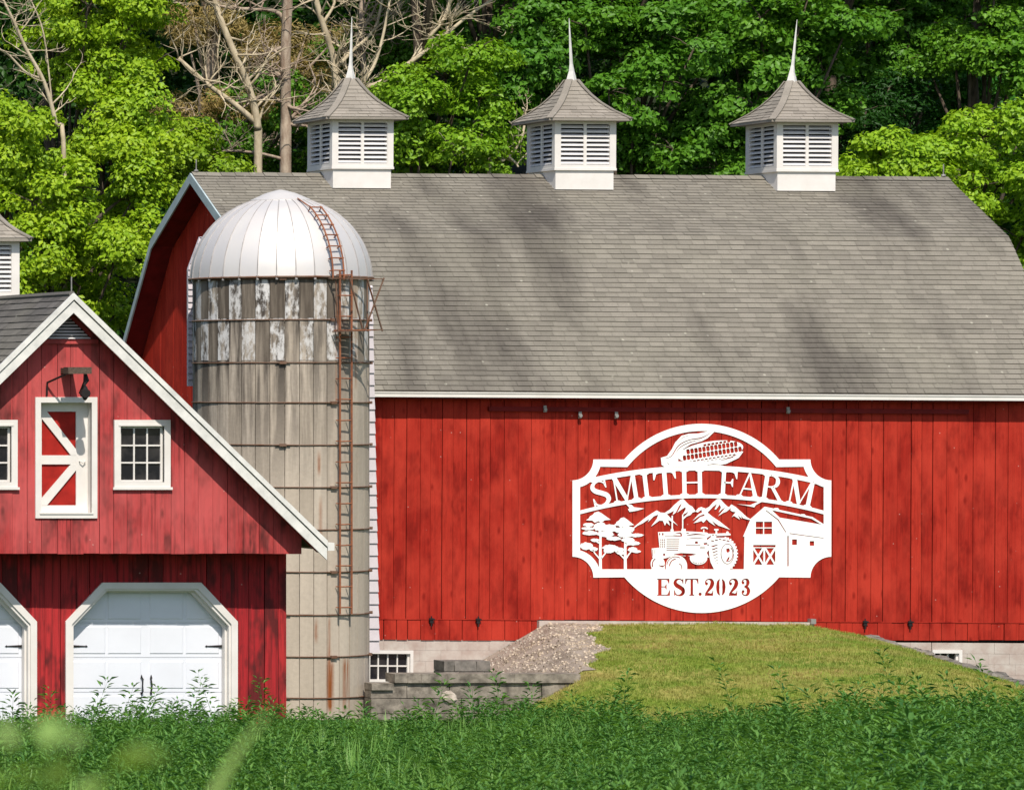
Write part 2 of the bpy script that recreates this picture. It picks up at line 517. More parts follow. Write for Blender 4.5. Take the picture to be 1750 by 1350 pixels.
def boards(mb, u0, u1, lo, hi, place, rng, width=(0.22, 0.28), thick=0.025, openings=(), gap=0.006, cuts=()):
    """vertical boards between u0 and u1; lo/hi are functions of u; place(u, depth, z) -> point.
    openings: (ua, ub, zlo(u), zhi(u))"""
    xs = [u0]
    while xs[-1] < u1:
        xs.append(min(u1, xs[-1] + rng.uniform(*width)))
    if len(xs) > 2 and xs[-1] - xs[-2] < 0.06: xs.pop(-2)
    for a, b in zip(xs[:-1], xs[1:]):
        dj = rng.uniform(-0.005, 0.005)
        lj = rng.uniform(-0.006, 0.006)
        gl, gr = (gap * rng.choice((0.25, 0.5, 1.0, 1.3)) for _ in (0, 1))
        cs = sorted({a + gl / 2, b - gr / 2} | {c for o in openings for c in (o[0], o[1]) if a + 0.01 < c < b - 0.01} | {c for c in cuts if a + 0.01 < c < b - 0.01})
        for p, q in zip(cs[:-1], cs[1:]):
            mid = (p + q) / 2
            segs = [(lambda u: lo(u) + lj, hi)]
            for o in openings:
                if o[0] < mid < o[1]:
                    ns = []
                    for l, h in segs:
                        if o[3](mid) <= l(mid) or o[2](mid) >= h(mid):
                            ns.append((l, h))
                            continue
                        if o[2](mid) > l(mid) + 0.01: ns.append((l, o[2]))
                        if o[3](mid) < h(mid) - 0.01: ns.append((o[3], h))
                    segs = ns
            for l, h in segs:
                if h(mid) - l(mid) < 0.02: continue
                f0, f1 = dj, dj + thick
                mb.hexa([place(p, f0, l(p)), place(q, f0, l(q)), place(q, f1, l(q)), place(p, f1, l(p)),
                         place(p, f0, h(p)), place(q, f0, h(q)), place(q, f1, h(q)), place(p, f1, h(p))])


def K(v): return lambda u: v


# ------------------------------------------------------------------ terrain
MOUND_R = 44.0


def smooth(a, b, x):
    t = np.clip((x - a) / (b - a), 0, 1)
    return t * t * (3 - 2 * t)


def ground_z(X, Z):
    X, Z = np.asarray(X, float), np.asarray(Z, float)
    g = 0.62 + np.clip(60 - Z, 0, 75) * 0.055
    g = g * (1 - smooth(60, 66, Z)) + 0.12 * smooth(60, 66, Z)
    g = g - 0.3 * smooth(66, 74, Z)
    g = g + 0.05 * np.sin(X * 0.7) * np.cos(Z * 0.5) * (Z < 62)
    g = g + np.clip(Z - 94, 0, 1e3) * 0.33
    return g


def mound_z(X, Z):
    d = 81.75 - Z
    crown = 1.27 - d * 0.085 - 0.004 * d * d
    crown = crown - 0.17 * np.clip(X - 42.6, 0, 9) ** 1.3
    XL = 37.75 - d * 0.33
    left = crown - np.clip(XL - X, 0, 99) * 0.58
    n = 0.03 * np.sin(X * 3.1 + Z) * np.sin(Z * 2.3 - X)
    z = np.minimum(crown, left) + n * 0.6
    XR = MOUND_R + 0.03 * d
    return np.where(X > XR, z - np.clip((X - XR) * 5, 0, 3), z)


def grid(name, xs, zs, fz, m, label=None, kind='structure'):
    XX, ZZ = np.meshgrid(xs, zs)
    H = fz(XX, ZZ)
    V = np.stack([XX.ravel(), ZZ.ravel(), H.ravel()], 1)
    nx = len(xs)
    i, j = np.meshgrid(np.arange(nx - 1), np.arange(len(zs) - 1))
    a = (j * nx + i).ravel()
    q = np.stack([a, a + 1, a + nx + 1, a + nx], 1)
    o = np_obj(name, V, [q], m, smooth=True)
    tag(o, label, None, None, kind)
    return o


xs = np.concatenate([np.linspace(-260, 10, 30), np.arange(11, 62, 0.6), np.linspace(63, 320, 30)])
zs = np.concatenate([np.linspace(-160, 18, 20), np.arange(19, 95, 0.6)])
grid('ground', xs, zs, ground_z, 'ground', 'grassy field ground sloping gently down to the farm buildings')
grid('hillside', np.linspace(-260, 320, 60), np.concatenate([np.linspace(94.4, 180, 40), np.linspace(190, 320, 8)]), ground_z, 'forest_floor', 'wooded hillside rising behind the barn')
mx = np.arange(31.0, 47.0, 0.16)
mz = np.arange(66.0, 81.76, 0.16)
grid('grass_bank', mx, mz, mound_z, 'mound', 'sunlit mown grass ramp rising to the barn sill')


def gravel_z(X, Z):
    d = 81.75 - Z
    edge = 38.75 - d * 0.46 + 0.15 * np.sin(Z * 2.1) + 0.10 * np.sin(Z * 5.3)
    return mound_z(X, Z) + np.where(X < edge, 0.015, -0.05)


grid('gravel_slope', np.arange(33.5, 39.4, 0.08), np.arange(76.4, 81.74, 0.08), gravel_z, 'gravel', 'stony gravel slope beside the grass ramp')
rng = random.Random(5)
mb = MB()
for i in range(2600):
    Z = rng.uniform(76.6, 81.6)
    X = rng.uniform(34.5, 38.9)
    zz = float(gravel_z(X, Z))
    if zz < float(mound_z(X, Z)): continue
    s = rng.uniform(0.012, 0.04)
    mb.lump((X, Z, zz), s, s, s * 0.7, rng, 0.25, 5, 3)
tag(mb.build('gravel_stones', 'pebble'), 'loose pale stones scattered over the gravel slope', 'gravel', None, 'stuff')


# ------------------------------------------------------------------ barn
ZW = 81.7            # front wall face
ZR = 86.1            # ridge
XL, XR = 32.25, 48.15
RID, BRK, EAV = (0.0, 10.43), (2.25, 9.11), (4.67, 5.92)     # half run from ridge, height


def prof(dist):
    d = abs(dist)
    if d < BRK[0]: return RID[1] + (BRK[1] - RID[1]) * d / BRK[0]
    return BRK[1] + (EAV[1] - BRK[1]) * (d - BRK[0]) / (EAV[0] - BRK[0])


barn = empty('barn', (40.2, ZR, 0), 'large red gambrel-roofed barn with three white cupolas', 'barn')
ROLL = 0.0062      # the old frame has settled a little to the right
rng = random.Random(11)
gx0, gx1 = XL + 0.45, XR - 0.3
SEAM = WZ(1059, ZW)
RA, RB = WX(917, ZW), WX(1386, ZW)
mb = MB()
front = lambda u, d, z: (u, ZW + d, z)
boards(mb, gx0, gx1, K(SEAM + 0.004), K(5.93), front, rng, (0.205, 0.285), gap=0.014)
boards(mb, gx0, RA, K(0.93), K(SEAM), lambda u, d, z: (u, ZW - 0.008 + d, z), rng, (0.22, 0.30), gap=0.014)
boards(mb, RB, gx1, lambda u: 0.96 + (u - RB) * 0.010, K(SEAM), lambda u, d, z: (u, ZW - 0.008 + d, z), rng, (0.22, 0.30), gap=0.014)
mb.build('front_wall', 'red', barn)
mb = MB()
mb.box(gx0 + 0.02, gx1 - 0.02, ZW + 0.045, ZW + 0.10, 0.97, 6.0)
mb.build('wall_backing', 'void', barn)
mb = MB()
dep = ZR - ZW
boards(mb, -dep + 0.03, dep - 0.03, K(0.93), lambda u: prof(u) - 0.16, lambda u, d, z: (gx0 + d, ZR + u, z), rng, (0.22, 0.28), cuts=(-BRK[0], 0, BRK[0]))
mb.build('gable_wall', 'red_side', barn)
mb = MB()
boards(mb, -dep + 0.03, dep - 0.03, K(0.93), lambda u: prof(u) - 0.16, lambda u, d, z: (gx1 - d, ZR + u, z), rng, (0.22, 0.28), cuts=(-BRK[0], 0, BRK[0]))
mb.build('gable_wall', 'red_side', barn)
mb = MB()
boards(mb, gx0, gx1, K(0.93), K(5.93), lambda u, d, z: (u, ZR + dep - d, z), rng)
mb.build('back_wall', 'red', barn)

# foundation of coursed blocks, with the two cellar windows left open
CW = ((WX(628, ZW), WX(706, ZW), 0.087, 0.722), (WX(1593, ZW), WX(1644, ZW), 0.302, 0.80))
mb = MB()
rows = np.linspace(-0.35, 0.94, 7)
for k in range(6):
    x = gx0 - 0.3 * (k % 2)
    while x < gx1:
        x2 = min(gx1, x + 0.42)
        a = max(x, gx0)
        spans = [(a, x2)]
        for (wa, wb, wz0, wz1) in CW:
            if rows[k + 1] > wz0 + 0.02 and rows[k] < wz1 - 0.02:
                ns = []
                for p, q in spans:
                    if q <= wa or p >= wb: ns.append((p, q)); continue
                    if p < wa: ns.append((p, wa))
                    if q > wb: ns.append((wb, q))
                spans = ns
        for p, q in spans:
            if q - p > 0.02:
                j = rng.uniform(-0.003, 0.003)
                mb.box(p + 0.0015, q - 0.0015, ZW + 0.012 + j, ZW + 0.32, rows[k] + 0.0015, rows[k + 1] - 0.0015)
        x = x2
mb.box(CW[1][0], CW[1][1], ZW + 0.012, ZW + 0.32, 0.802, 0.9385)
for y in (0,):
    mb.box(gx0 + 0.01, gx0 + 0.3, ZW + 0.34, ZR + dep, -0.35, 0.925)
    mb.box(gx1 - 0.3, gx1 - 0.01, ZW + 0.34, ZR + dep, -0.35, 0.925)
mb.build('foundation', 'found', barn)
mb = MB()
mb.box(RA, RB, ZW - 0.10, ZW + 0.03, 1.10, SEAM - 0.012)
mb.build('sill', 'found', barn)

for (wa, wb, wz0, wz1) in CW:
    mb = MB()
    y0 = ZW - 0.006
    for (a, b, c, d) in ((wa, wb, wz1 - 0.07, wz1), (wa, wb, wz0, wz0 + 0.05), (wa, wa + 0.05, wz0 + 0.05, wz1 - 0.07), (wb - 0.06, wb, wz0 + 0.05, wz1 - 0.07)):
        mb.box(a, b, y0, y0 + 0.14, c, d)
    win = mb.build('cellar_window', 'white', barn)
    mb = MB()
    ia, ib = wa + 0.05, wb - 0.10
    mb.box(ib, wb - 0.06, y0 + 0.05, y0 + 0.12, wz0 + 0.05, wz1 - 0.07)
    zt_ = 0; nc = 4 if wb - wa > 0.7 else 3
    for i in range(1, nc):
        x = ia + (ib - ia) * i / nc
        mb.box(x - 0.012, x + 0.012, y0 + 0.07, y0 + 0.10, wz0 + 0.05, wz1 - 0.07)
    zm = (wz0 + wz1) / 2
    mb.box(ia, ib, y0 + 0.072, y0 + 0.098, zm - 0.014, zm + 0.014)
    mb.build('muntins', 'white', win)
    mb = MB()
    mb.box(ia, ib, y0 + 0.10, y0 + 0.115, wz0 + 0.05, wz1 - 0.07)
    mb.build('pane', 'glass', win)

# roof: solid slab, then courses of single shingles
rng = random.Random(21)
mb = MB()
T = 0.11
for s in (-1, 1):
    for (a, b) in ((RID, BRK), (BRK, EAV)):
        y0, y1 = ZR + s * a[0], ZR + s * b[0]
        mb.hexa([(XL, y1, b[1] - T), (XR, y1, b[1] - T), (XR, y0, a[1] - T), (XL, y0, a[1] - T), (XL, y1, b[1]), (XR, y1, b[1]), (XR, y0, a[1]), (XL, y0, a[1])])
    if s < 0:
        shingles(mb, (XL, ZR - EAV[0] - 0.02, EAV[1] - 0.02), (XR, ZR - EAV[0] - 0.02, EAV[1] - 0.02), (XR, ZR - BRK[0], BRK[1]), (XL, ZR - BRK[0], BRK[1]), 0.125, 0.29, rng, 0.020)
        shingles(mb, (XL, ZR - BRK[0], BRK[1]), (XR, ZR - BRK[0], BRK[1]), (XR, ZR, RID[1]), (XL, ZR, RID[1]), 0.125, 0.29, rng, 0.019)
    else:
        shingles(mb, (XR, ZR + EAV[0], EAV[1]), (XL, ZR + EAV[0], EAV[1]), (XL, ZR + BRK[0], BRK[1]), (XR, ZR + BRK[0], BRK[1]), 0.25, 0.6, rng)
        shingles(mb, (XR, ZR + BRK[0], BRK[1]), (XL, ZR + BRK[0], BRK[1]), (XL, ZR, RID[1]), (XR, ZR, RID[1]), 0.25, 0.6, rng)
x = XL
while x < XR:
    x2 = min(XR, x + 0.3)
    dz = rng.uniform(0, 0.008)
    for s in (-1, 1):
        mb.poly([(x, ZR, RID[1] + 0.035 + dz), (x2 - 0.006, ZR, RID[1] + 0.03 + dz), (x2 - 0.006, ZR + s * 0.14, RID[1] - 0.055 + dz), (x, ZR + s * 0.14, RID[1] - 0.05 + dz)][::s])
    x = x2
roof = mb.build('roof', 'shingle', barn)
for (xa, xb, up) in ((XL - 0.035, XL - 0.003, 0.012), (XR - 0.09, XR - 0.055, -0.13)):
    mb = MB()
    for s in (-1, 1):
        for (a, b) in ((RID, BRK), (BRK, EAV)):
            y0, y1 = ZR + s * a[0], ZR + s * b[0]
            hh = 0.20
            mb.hexa([(xa, y1, b[1] - hh), (xb, y1, b[1] - hh), (xb, y0, a[1] - hh), (xa, y0, a[1] - hh), (xa, y1, b[1] + up), (xb, y1, b[1] + up), (xb, y0, a[1] + up), (xa, y0, a[1] + up)])
    mb.build('rake_trim', 'trim_blue', barn)
mb = MB()
for s in (-1, 1):
    for (a, b) in ((RID, BRK), (BRK, EAV)):
        y0, y1 = ZR + s * a[0], ZR + s * b[0]
        mb.hexa([(XL + 0.002, y1, b[1] - T - 0.02), (gx0 + 0.02, y1, b[1] - T - 0.02), (gx0 + 0.02, y0, a[1] - T - 0.02), (XL + 0.002, y0, a[1] - T - 0.02), (XL + 0.002, y1, b[1] - T - 0.003), (gx0 + 0.02, y1, b[1] - T - 0.003), (gx0 + 0.02, y0, a[1] - T - 0.003), (XL + 0.002, y0, a[1] - T - 0.003)])
mb.build('rake_soffit', 'dark_red', barn)
mb = MB()
yf = ZR - EAV[0]
mb.box(XL, XR, yf - 0.07, yf + 0.02, EAV[1] - 0.15, EAV[1] - 0.055)      # eave gutter
mb.box(XL, XR, yf - 0.085, yf - 0.07, EAV[1] - 0.07, EAV[1] - 0.045)
mb.build('gutter', 'white', barn)
mb = MB()
mb.box(gx0, gx1, yf + 0.03, ZW + 0.02, EAV[1] - 0.19, EAV[1] - 0.165)
mb.build('soffit', 'dark_red', barn)

# sliding-door rail with hangers, iron latches near the bottom
mb = MB()
zr = WZ(699, ZW)
mb.box(WX(830, ZW), WX(1650, ZW), ZW - 0.07, ZW - 0.012, zr - 0.045, zr + 0.045)
rail = mb.build('door_rail', 'dark_red', barn)
for px, py in ((925, 698), (985, 708), (1047, 708), (1340, 698)):
    mb = MB()
    x, z = WX(px, ZW), WZ(py, ZW)
    mb.box(x - 0.03, x + 0.03, ZW - 0.095, ZW - 0.072, z - 0.07, z + 0.06)
    mb.tube([(x, ZW - 0.12, z - 0.02), (x, ZW - 0.095, z - 0.02)], 0.035, 8)
    mb.build('hanger', 'galv', rail)
for px in (735, 815, 1476, 1553):
    mb = MB()
    x, z = WX(px, ZW), WZ(1060, ZW)
    mb.box(x - 0.035, x + 0.035, ZW - 0.06, ZW - 0.014, z - 0.06, z + 0.04)
    mb.box(x - 0.055, x + 0.055, ZW - 0.075, ZW - 0.045, z + 0.005, z + 0.03)
    mb.tube([(x, ZW - 0.05, z - 0.13), (x, ZW - 0.04, z + 0.08)], 0.013, 6)
    mb.build('latch', 'iron', barn)
mb = MB()
x, z = WX(1383, ZW), WZ(1058, ZW)
mb.box(x - 0.05, x + 0.05, ZW - 0.15, ZW - 0.012, z - 0.05, z + 0.05)
mb.build('latch', 'galv', barn)
for (xa, xb) in ((gx0, RA), (RB, gx1)):
    mb = MB()
    mb.box(xa, xb, ZW - 0.020, ZW - 0.012, SEAM - 0.006, SEAM + 0.012)
    mb.build('seam_batten', 'red', barn)
for px, py in ((330, 293), (1607, 305)):
    mb = MB()
    x = WX(px, ZR)
    mb.tube([(x, ZR, RID[1] + 0.02), (x, ZR, RID[1] + 0.30)], 0.012, 6)
    mb.lump((x, ZR, RID[1] + 0.06), 0.05, 0.05, 0.03, rng, 0.05)
    mb.build('lightning_rod', 'galv', barn)


def louver_panel(mb, P, U, Nn, w, z0, z1, slats):
    """slats between vertical edges; P = base centre on the face, U = along, Nn = outward"""
    P, U, Nn = Vector(P), Vector(U), Vector(Nn)
    st = (z1 - z0) / slats
    for i in range(slats):
        z = z0 + (i + 0.5) * st
        a, b = P - U * w / 2, P + U * w / 2
        t = 0.012
        o_lo, o_hi = -0.002, -0.075
        p = [a + Nn * o_lo, b + Nn * o_lo, b + Nn * o_hi, a + Nn * o_hi]
        lz, hz = z - st * 0.27, z + st * 0.20
        mb.hexa([(p[0].x, p[0].y, lz - t), (p[1].x, p[1].y, lz - t), (p[2].x, p[2].y, hz - t), (p[3].x, p[3].y, hz - t),
                 (p[0].x, p[0].y, lz + t), (p[1].x, p[1].y, lz + t), (p[2].x, p[2].y, hz + t), (p[3].x, p[3].y, hz + t)])


def make_cupola(parent, cx, cy, zbase, zb0, zb1, hw, eave, ztop, spire, slats=9, rmat='shingle_cup', lean=0.03):
    """white louvered cupola: skirt, corner posts, louver panels, flared shingle roof, spire"""
    mb = MB()
    sk = hw - 0.035
    mb.box(cx - sk, cx + sk, cy - sk, cy + sk, zbase, zb0)
    mb.box(cx - hw - 0.01, cx + hw + 0.01, cy - hw - 0.01, cy + hw + 0.01, zb0, zb0 + 0.05)
    pw = 0.13
    for sx in (-1, 1):
        for sy in (-1, 1):
            x0, x1 = sorted((cx + sx * hw, cx + sx * (hw - pw)))
            y0, y1 = sorted((cy + sy * hw, cy + sy * (hw - pw)))
            mb.box(x0, x1, y0, y1, zb0 + 0.05, zb1)
    for sx in (-1, 1):
        x = cx + sx * (hw - 0.03)
        mb.box(x - 0.028, x + 0.028, cy - hw + pw, cy + hw - pw, zb0 + 0.05, zb0 + 0.12)
        mb.box(x - 0.028, x + 0.028, cy - hw + pw, cy + hw - pw, zb1 - 0.06, zb1)
        mb.box(x - 0.02, x + 0.02, cy - 0.03, cy + 0.03, zb0 + 0.12, zb1 - 0.06)
        y = cy + sx * (hw - 0.03)
        mb.box(cx - hw + pw, cx + hw - pw, y - 0.028, y + 0.028, zb0 + 0.05, zb0 + 0.12)
        mb.box(cx - hw + pw, cx + hw - pw, y - 0.028, y + 0.028, zb1 - 0.06, zb1)
        mb.box(cx - 0.03, cx + 0.03, y - 0.02, y + 0.02, zb0 + 0.12, zb1 - 0.06)
    cup = mb.build('cupola', 'white', parent)
    lw = hw - pw - 0.03
    for (nx, ny) in ((0, -1), (-1, 0), (1, 0), (0, 1)):
        mb = MB()
        U = Vector((-ny, nx, 0))
        for s in (-1, 1):
            c = Vector((cx + nx * (hw - 0.012), cy + ny * (hw - 0.012), 0)) + U * s * (0.03 + lw / 2)
            louver_panel(mb, c, U, (nx, ny, 0), lw, zb0 + 0.12, zb1 - 0.06, slats)
        mb.build('louver', 'slat', cup)
    mb = MB()
    q = hw - 0.12
    mb.box(cx - q, cx + q, cy - q, cy + q, zb0 + 0.06, zb1)
    mb.build('louver_backing', 'void', cup)
    mb = MB()
    rr = random.Random(3)
    mb.box(cx - eave, cx + eave, cy - eave, cy + eave, zb1, zb1 + 0.045)
    lv = [(0, 1.0), (0.22, 0.70), (0.42, 0.49), (0.62, 0.33), (0.82, 0.205), (1.0, 0.11)]
    zz0 = zb1 + 0.045
    for (t0, f0), (t1, f1) in zip(lv[:-1], lv[1:]):
        a, b = eave * f0, eave * f1
        za, zb_ = zz0 + (ztop - zz0) * t0, zz0 + (ztop - zz0) * t1
        for (nx, ny) in ((0, -1), (-1, 0), (1, 0), (0, 1)):
            U = Vector((-ny, nx, 0)); Nn = Vector((nx, ny, 0)); c = Vector((cx, cy, 0))
            A = c + Nn * a - U * a; B = c + Nn * a + U * a
            C = c + Nn * b + U * b; D = c + Nn * b - U * b
            pts = [Vector((A.x, A.y, za)), Vector((B.x, B.y, za)), Vector((C.x, C.y, zb_)), Vector((D.x, D.y, zb_))]
            mb.poly(pts)
            # narrow courses, each edge raised
            nrm = (pts[1] - pts[0]).cross(pts[3] - pts[0]).normalized()
            n = max(1, round((pts[3] - pts[0]).length / 0.14))
            for i in range(n):
                s0, s1 = i / n, (i + 1) / n
                p0, p1 = pts[0].lerp(pts[3], s0), pts[1].lerp(pts[2], s0)
                p2, p3 = pts[1].lerp(pts[2], s1), pts[0].lerp(pts[3], s1)
                L = (p1 - p0).length
                m_ = max(1, round(L / 0.28))
                o = rr.random() * 0.5
                ks = [0.0] + [min(1, (j + o) / m_) for j in range(1, m_)] + [1.0]
                for k0, k1 in zip(ks[:-1], ks[1:]):
                    k1b = k1 - 0.006 if k1 < 1 else 1
                    q0, q1, q2, q3 = p0.lerp(p1, k0), p0.lerp(p1, k1b), p3.lerp(p2, k1b), p3.lerp(p2, k0)
                    lf = 0.013 * rr.uniform(0.8, 1.4)
                    b0 = len(mb.v)
                    mb.v += [tuple(v) for v in (q0 + nrm * lf, q1 + nrm * lf, q2 + nrm * 0.003, q3 + nrm * 0.003, q0, q1)]
                    mb.f += [(b0, b0 + 1, b0 + 2, b0 + 3), (b0 + 4, b0 + 5, b0 + 1, b0)]
            # hip cap along the left edge
        for sx in (-1, 1):
            for sy in (-1, 1):
                mb.bar((cx + sx * a, cy + sy * a, za + 0.006), (cx + sx * b, cy + sy * b, zb_ + 0.006), 0.13, 0.022)
    mb.build('cupola_roof', rmat, cup)
    mb = MB()
    h = spire
    mb.tube([(cx, cy, ztop - 0.03), (cx, cy, ztop + h * 0.06), (cx, cy, ztop + h * 0.14), (cx + lean * 0.15, cy, ztop + h * 0.26), (cx + lean * 0.6, cy, ztop + h * 0.65), (cx + lean, cy, ztop + h)], [0.115, 0.09, 0.06, 0.036, 0.022, 0.006], 4)
    mb.build('spire', 'trim_aged', cup)
    return cup


hwc = 0.64
zb0, zb1 = WZ(290, ZR - hwc), WZ(206, ZR - hwc)
cxs = [WX(614.5, ZR - hwc), WX(995, ZR - hwc), WX(1374.5, ZR - hwc)]
for cx_, ln in zip(cxs, (0.02, -0.06, 0.10)):
    make_cupola(barn, cx_, ZR, WZ(321, ZR - hwc) - 0.02, zb0, zb1, hwc, 0.86, WZ(136, ZR), 1.30, lean=ln)
barn.rotation_euler.y = ROLL
barn.location.z = -0.018


# ------------------------------------------------------------------ silo
SZ, SX, SR = 77.5, 30.77, 1.555
SB, ST = -0.32, WZ(474, SZ - 1.2)
silo = empty('silo', (SX, SZ, 0), 'round concrete stave silo with white metal dome between garage and barn', 'silo')
rng = random.Random(8)
mb = MB()
NS = 38
hoop_y = [547, 620, 688, 760, 832, 904, 976, 1049, 1120, 1190]
rowh = 0.785
patch = []
for s in range(NS):
    a0, a1 = 2 * math.pi * s / NS + 0.004, 2 * math.pi * (s + 1) / NS - 0.004
    off = 0.0 if s % 2 == 0 else rowh * 0.5
    z = ST
    rowi = 0
    while z > SB:
        h = rowh if (rowi or off == 0) else rowh
        # alternate columns are staggered by half a stave
        if rowi == 0 and s % 2: h = rowh * 0.97
        z0 = max(SB, z - h)
        j = rng.uniform(-0.004, 0.004)
        rr = SR + j
        n0 = len(mb.v)
        am = (a0 + a1) / 2
        for rad in (rr, rr - 0.06):
            for zz in (z0 + 0.003, z - 0.003):
                for a in (a0, am, a1):
                    mb.v.append((SX + rad * math.sin(a), SZ - rad * math.cos(a), zz))
        # outer: 0,1,2 low; 3,4,5 high ; inner 6..11
        fs = [(0, 1, 4, 3), (1, 2, 5, 4), (3, 4, 10, 9), (4, 5, 11, 10), (0, 6, 7, 1), (1, 7, 8, 2), (0, 3, 9, 6), (2, 8, 11, 5)]
        mb.f += [tuple(n0 + q for q in f) for f in fs]
        fr = 0
        if rowi == 0 and s % 2 == 0: fr = rng.choice([1.0, 0.85, 0.9])
        if rowi == 0 and s % 2 == 1: fr = -1.0 if rng.random() < 0.75 else 0.0
        if rowi == 1 and s % 2 == 1: fr = rng.choice([1.0, 0.9, 0.8])
        if rowi == 1 and s % 2 == 0: fr = -0.8 if rng.random() < 0.6 else 0.0
        patch += [fr] * len(fs)
        z = z0
        rowi += 1
wall = mb.build('stave_wall', 'stave', silo, False)
pa = wall.data.attributes.new('patch', 'FLOAT', 'FACE')
pa.data.foreach_set('value', patch)
mb = MB()
mb.tube([(SX, SZ, SB), (SX, SZ, ST - 0.05)], SR - 0.03, 48)
mb.build('wall_core', 'concrete', silo)
for k, py in enumerate([477] + hoop_y):
    mb = MB()
    z = WZ(py, SZ - SR * 0.75)
    mb.ring((SX, SZ, z), SR + 0.012, 0.013, 64, 6)
    for ang in ((0.24, 1.05) if k % 2 else (-0.35, 1.2)):
        p = Vector((SX + (SR + 0.03) * math.sin(ang), SZ - (SR + 0.03) * math.cos(ang), z))
        t = Vector((math.cos(ang), math.sin(ang), 0))
        mb.bar(p - t * 0.06, p + t * 0.06, 0.05, 0.05)
        mb.tube([p - t * 0.13, p + t * 0.13], 0.013, 6)
    mb.build('hoop', 'hoop', silo)
# dome of pressed gores
NG = 30
DH = WZ(341, SZ) - ST
mb = MB()
steps = 12
for g in range(NG):
    a0, a1 = 2 * math.pi * g / NG, 2 * math.pi * (g + 1) / NG
    n0 = len(mb.v)
    for i in range(steps + 1):
        t = i / steps * R(74)
        rad = (SR + 0.05) * math.cos(t)
        z = ST + (DH) * math.sin(t) / math.sin(R(74))
        for k in range(3):
            a = a0 + (a1 - a0) * k / 2
            q = rad * (1.0 if k != 1 else math.cos((a1 - a0) / 2) * 1.002)
            mb.v.append((SX + q * math.sin(a), SZ - q * math.cos(a), z))
    for i in range(steps):
        for k in range(2):
            b = n0 + i * 3 + k
            mb.f.append((b, b + 1, b + 4, b + 3))
dome = mb.build('dome', 'dome', silo, True)
mb = MB()
for g in range(NG):
    a = 2 * math.pi * g / NG
    path = []
    for i in range(steps + 1):
        t = i / steps * R(74)
        rad = (SR + 0.055) * math.cos(t)
        path.append((SX + rad * math.sin(a), SZ - rad * math.cos(a), ST + DH * math.sin(t) / math.sin(R(74))))
    mb.tube(path, 0.009, 5)
    p = Vector(path[0]); 
    mb.box(p.x - 0.02, p.x + 0.02, p.y - 0.02, p.y + 0.02, ST - 0.05, ST + 0.03)
mb.build('seam_ribs', 'dome_rib', dome)
mb = MB()
rc = (SR + 0.05) * math.cos(R(74)) + 0.10
zc = ST + DH
n0 = len(mb.v)
for (r_, z_) in ((rc, zc - 0.045), (rc, zc - 0.015), (0.28, zc + 0.11), (0.10, zc + 0.165), (0.02, zc + 0.18)):
    for g in range(NG):
        a = 2 * math.pi * g / NG
        mb.v.append((SX + r_ * math.sin(a), SZ - r_ * math.cos(a), z_))
for i in range(4):
    for g in range(NG):
        g2 = (g + 1) % NG
        mb.f.append((n0 + i * NG + g, n0 + i * NG + g2, n0 + (i + 1) * NG + g2, n0 + (i + 1) * NG + g))
mb.f.append(tuple(n0 + 4 * NG + g for g in range(NG)))
mb.build('dome_cap', 'dome', dome)
mb = MB()
mb.ring((SX, SZ, ST), SR + 0.065, 0.022, 64, 6)
mb.build('dome_rim', 'hoop', silo)


def on_silo(ang, rad, z): return Vector((SX + rad * math.sin(ang), SZ - rad * math.cos(ang), z))


LA = R(20)
lz0, lz1 = WZ(1049, 75.9), ST + 0.12
tl = Vector((math.cos(LA), math.sin(LA), 0))
mb = MB()
lc = on_silo(LA, SR + 0.14, 0)
for s in (-1, 1):
    p = lc + tl * s * 0.135
    mb.bar((p.x, p.y, lz0), (p.x, p.y, lz1), 0.022, 0.03, (tl.x, tl.y, 0))
z = lz0 + 0.12
while z < lz1:
    j = random.uniform(-0.012, 0.012)
    a, b = lc - tl * 0.15, lc + tl * 0.15
    mb.tube([(a.x, a.y, z + j), (b.x, b.y, z)], 0.014, 6)
    for s in (-1, 1):
        p = lc + tl * s * 0.12
        q = p + Vector((-math.sin(LA), math.cos(LA), 0)) * 0.12
        mb.tube([(p.x, p.y, z), (q.x, q.y, z)], 0.010, 5)
    z += 0.385
mb.build('ladder', 'rust', silo)
mb = MB()
def dome_pt(ang, t, out):
    rad = (SR + 0.05) * math.cos(t)
    z = ST + DH * math.sin(t) / math.sin(R(74))
    return Vector((SX + (rad + out * math.cos(t)) * math.sin(ang), SZ - (rad + out * math.cos(t)) * math.cos(ang), z + out * math.sin(t)))
for s in (-1, 1):
    path = [dome_pt(LA - 0.10, R(t), 0.10) + tl * s * 0.125 for t in range(-2, 54, 5)]
    mb.tube(path, 0.016, 6)
for t in range(4, 53, 8):
    c = dome_pt(LA - 0.10, R(t), 0.10)
    mb.tube([c - tl * 0.15, c + tl * 0.15], 0.014, 6)
    for s in (-1, 1): mb.tube([c + tl * s * 0.125, dome_pt(LA - 0.10, R(t), 0.0) + tl * s * 0.125], 0.011, 5)
c = dome_pt(LA - 0.10, R(52), 0.10)
mb.tube([c - tl * 0.13, dome_pt(LA - 0.16, R(70), 0.03)], 0.012, 5)
mb.build('dome_ladder', 'rust', silo)
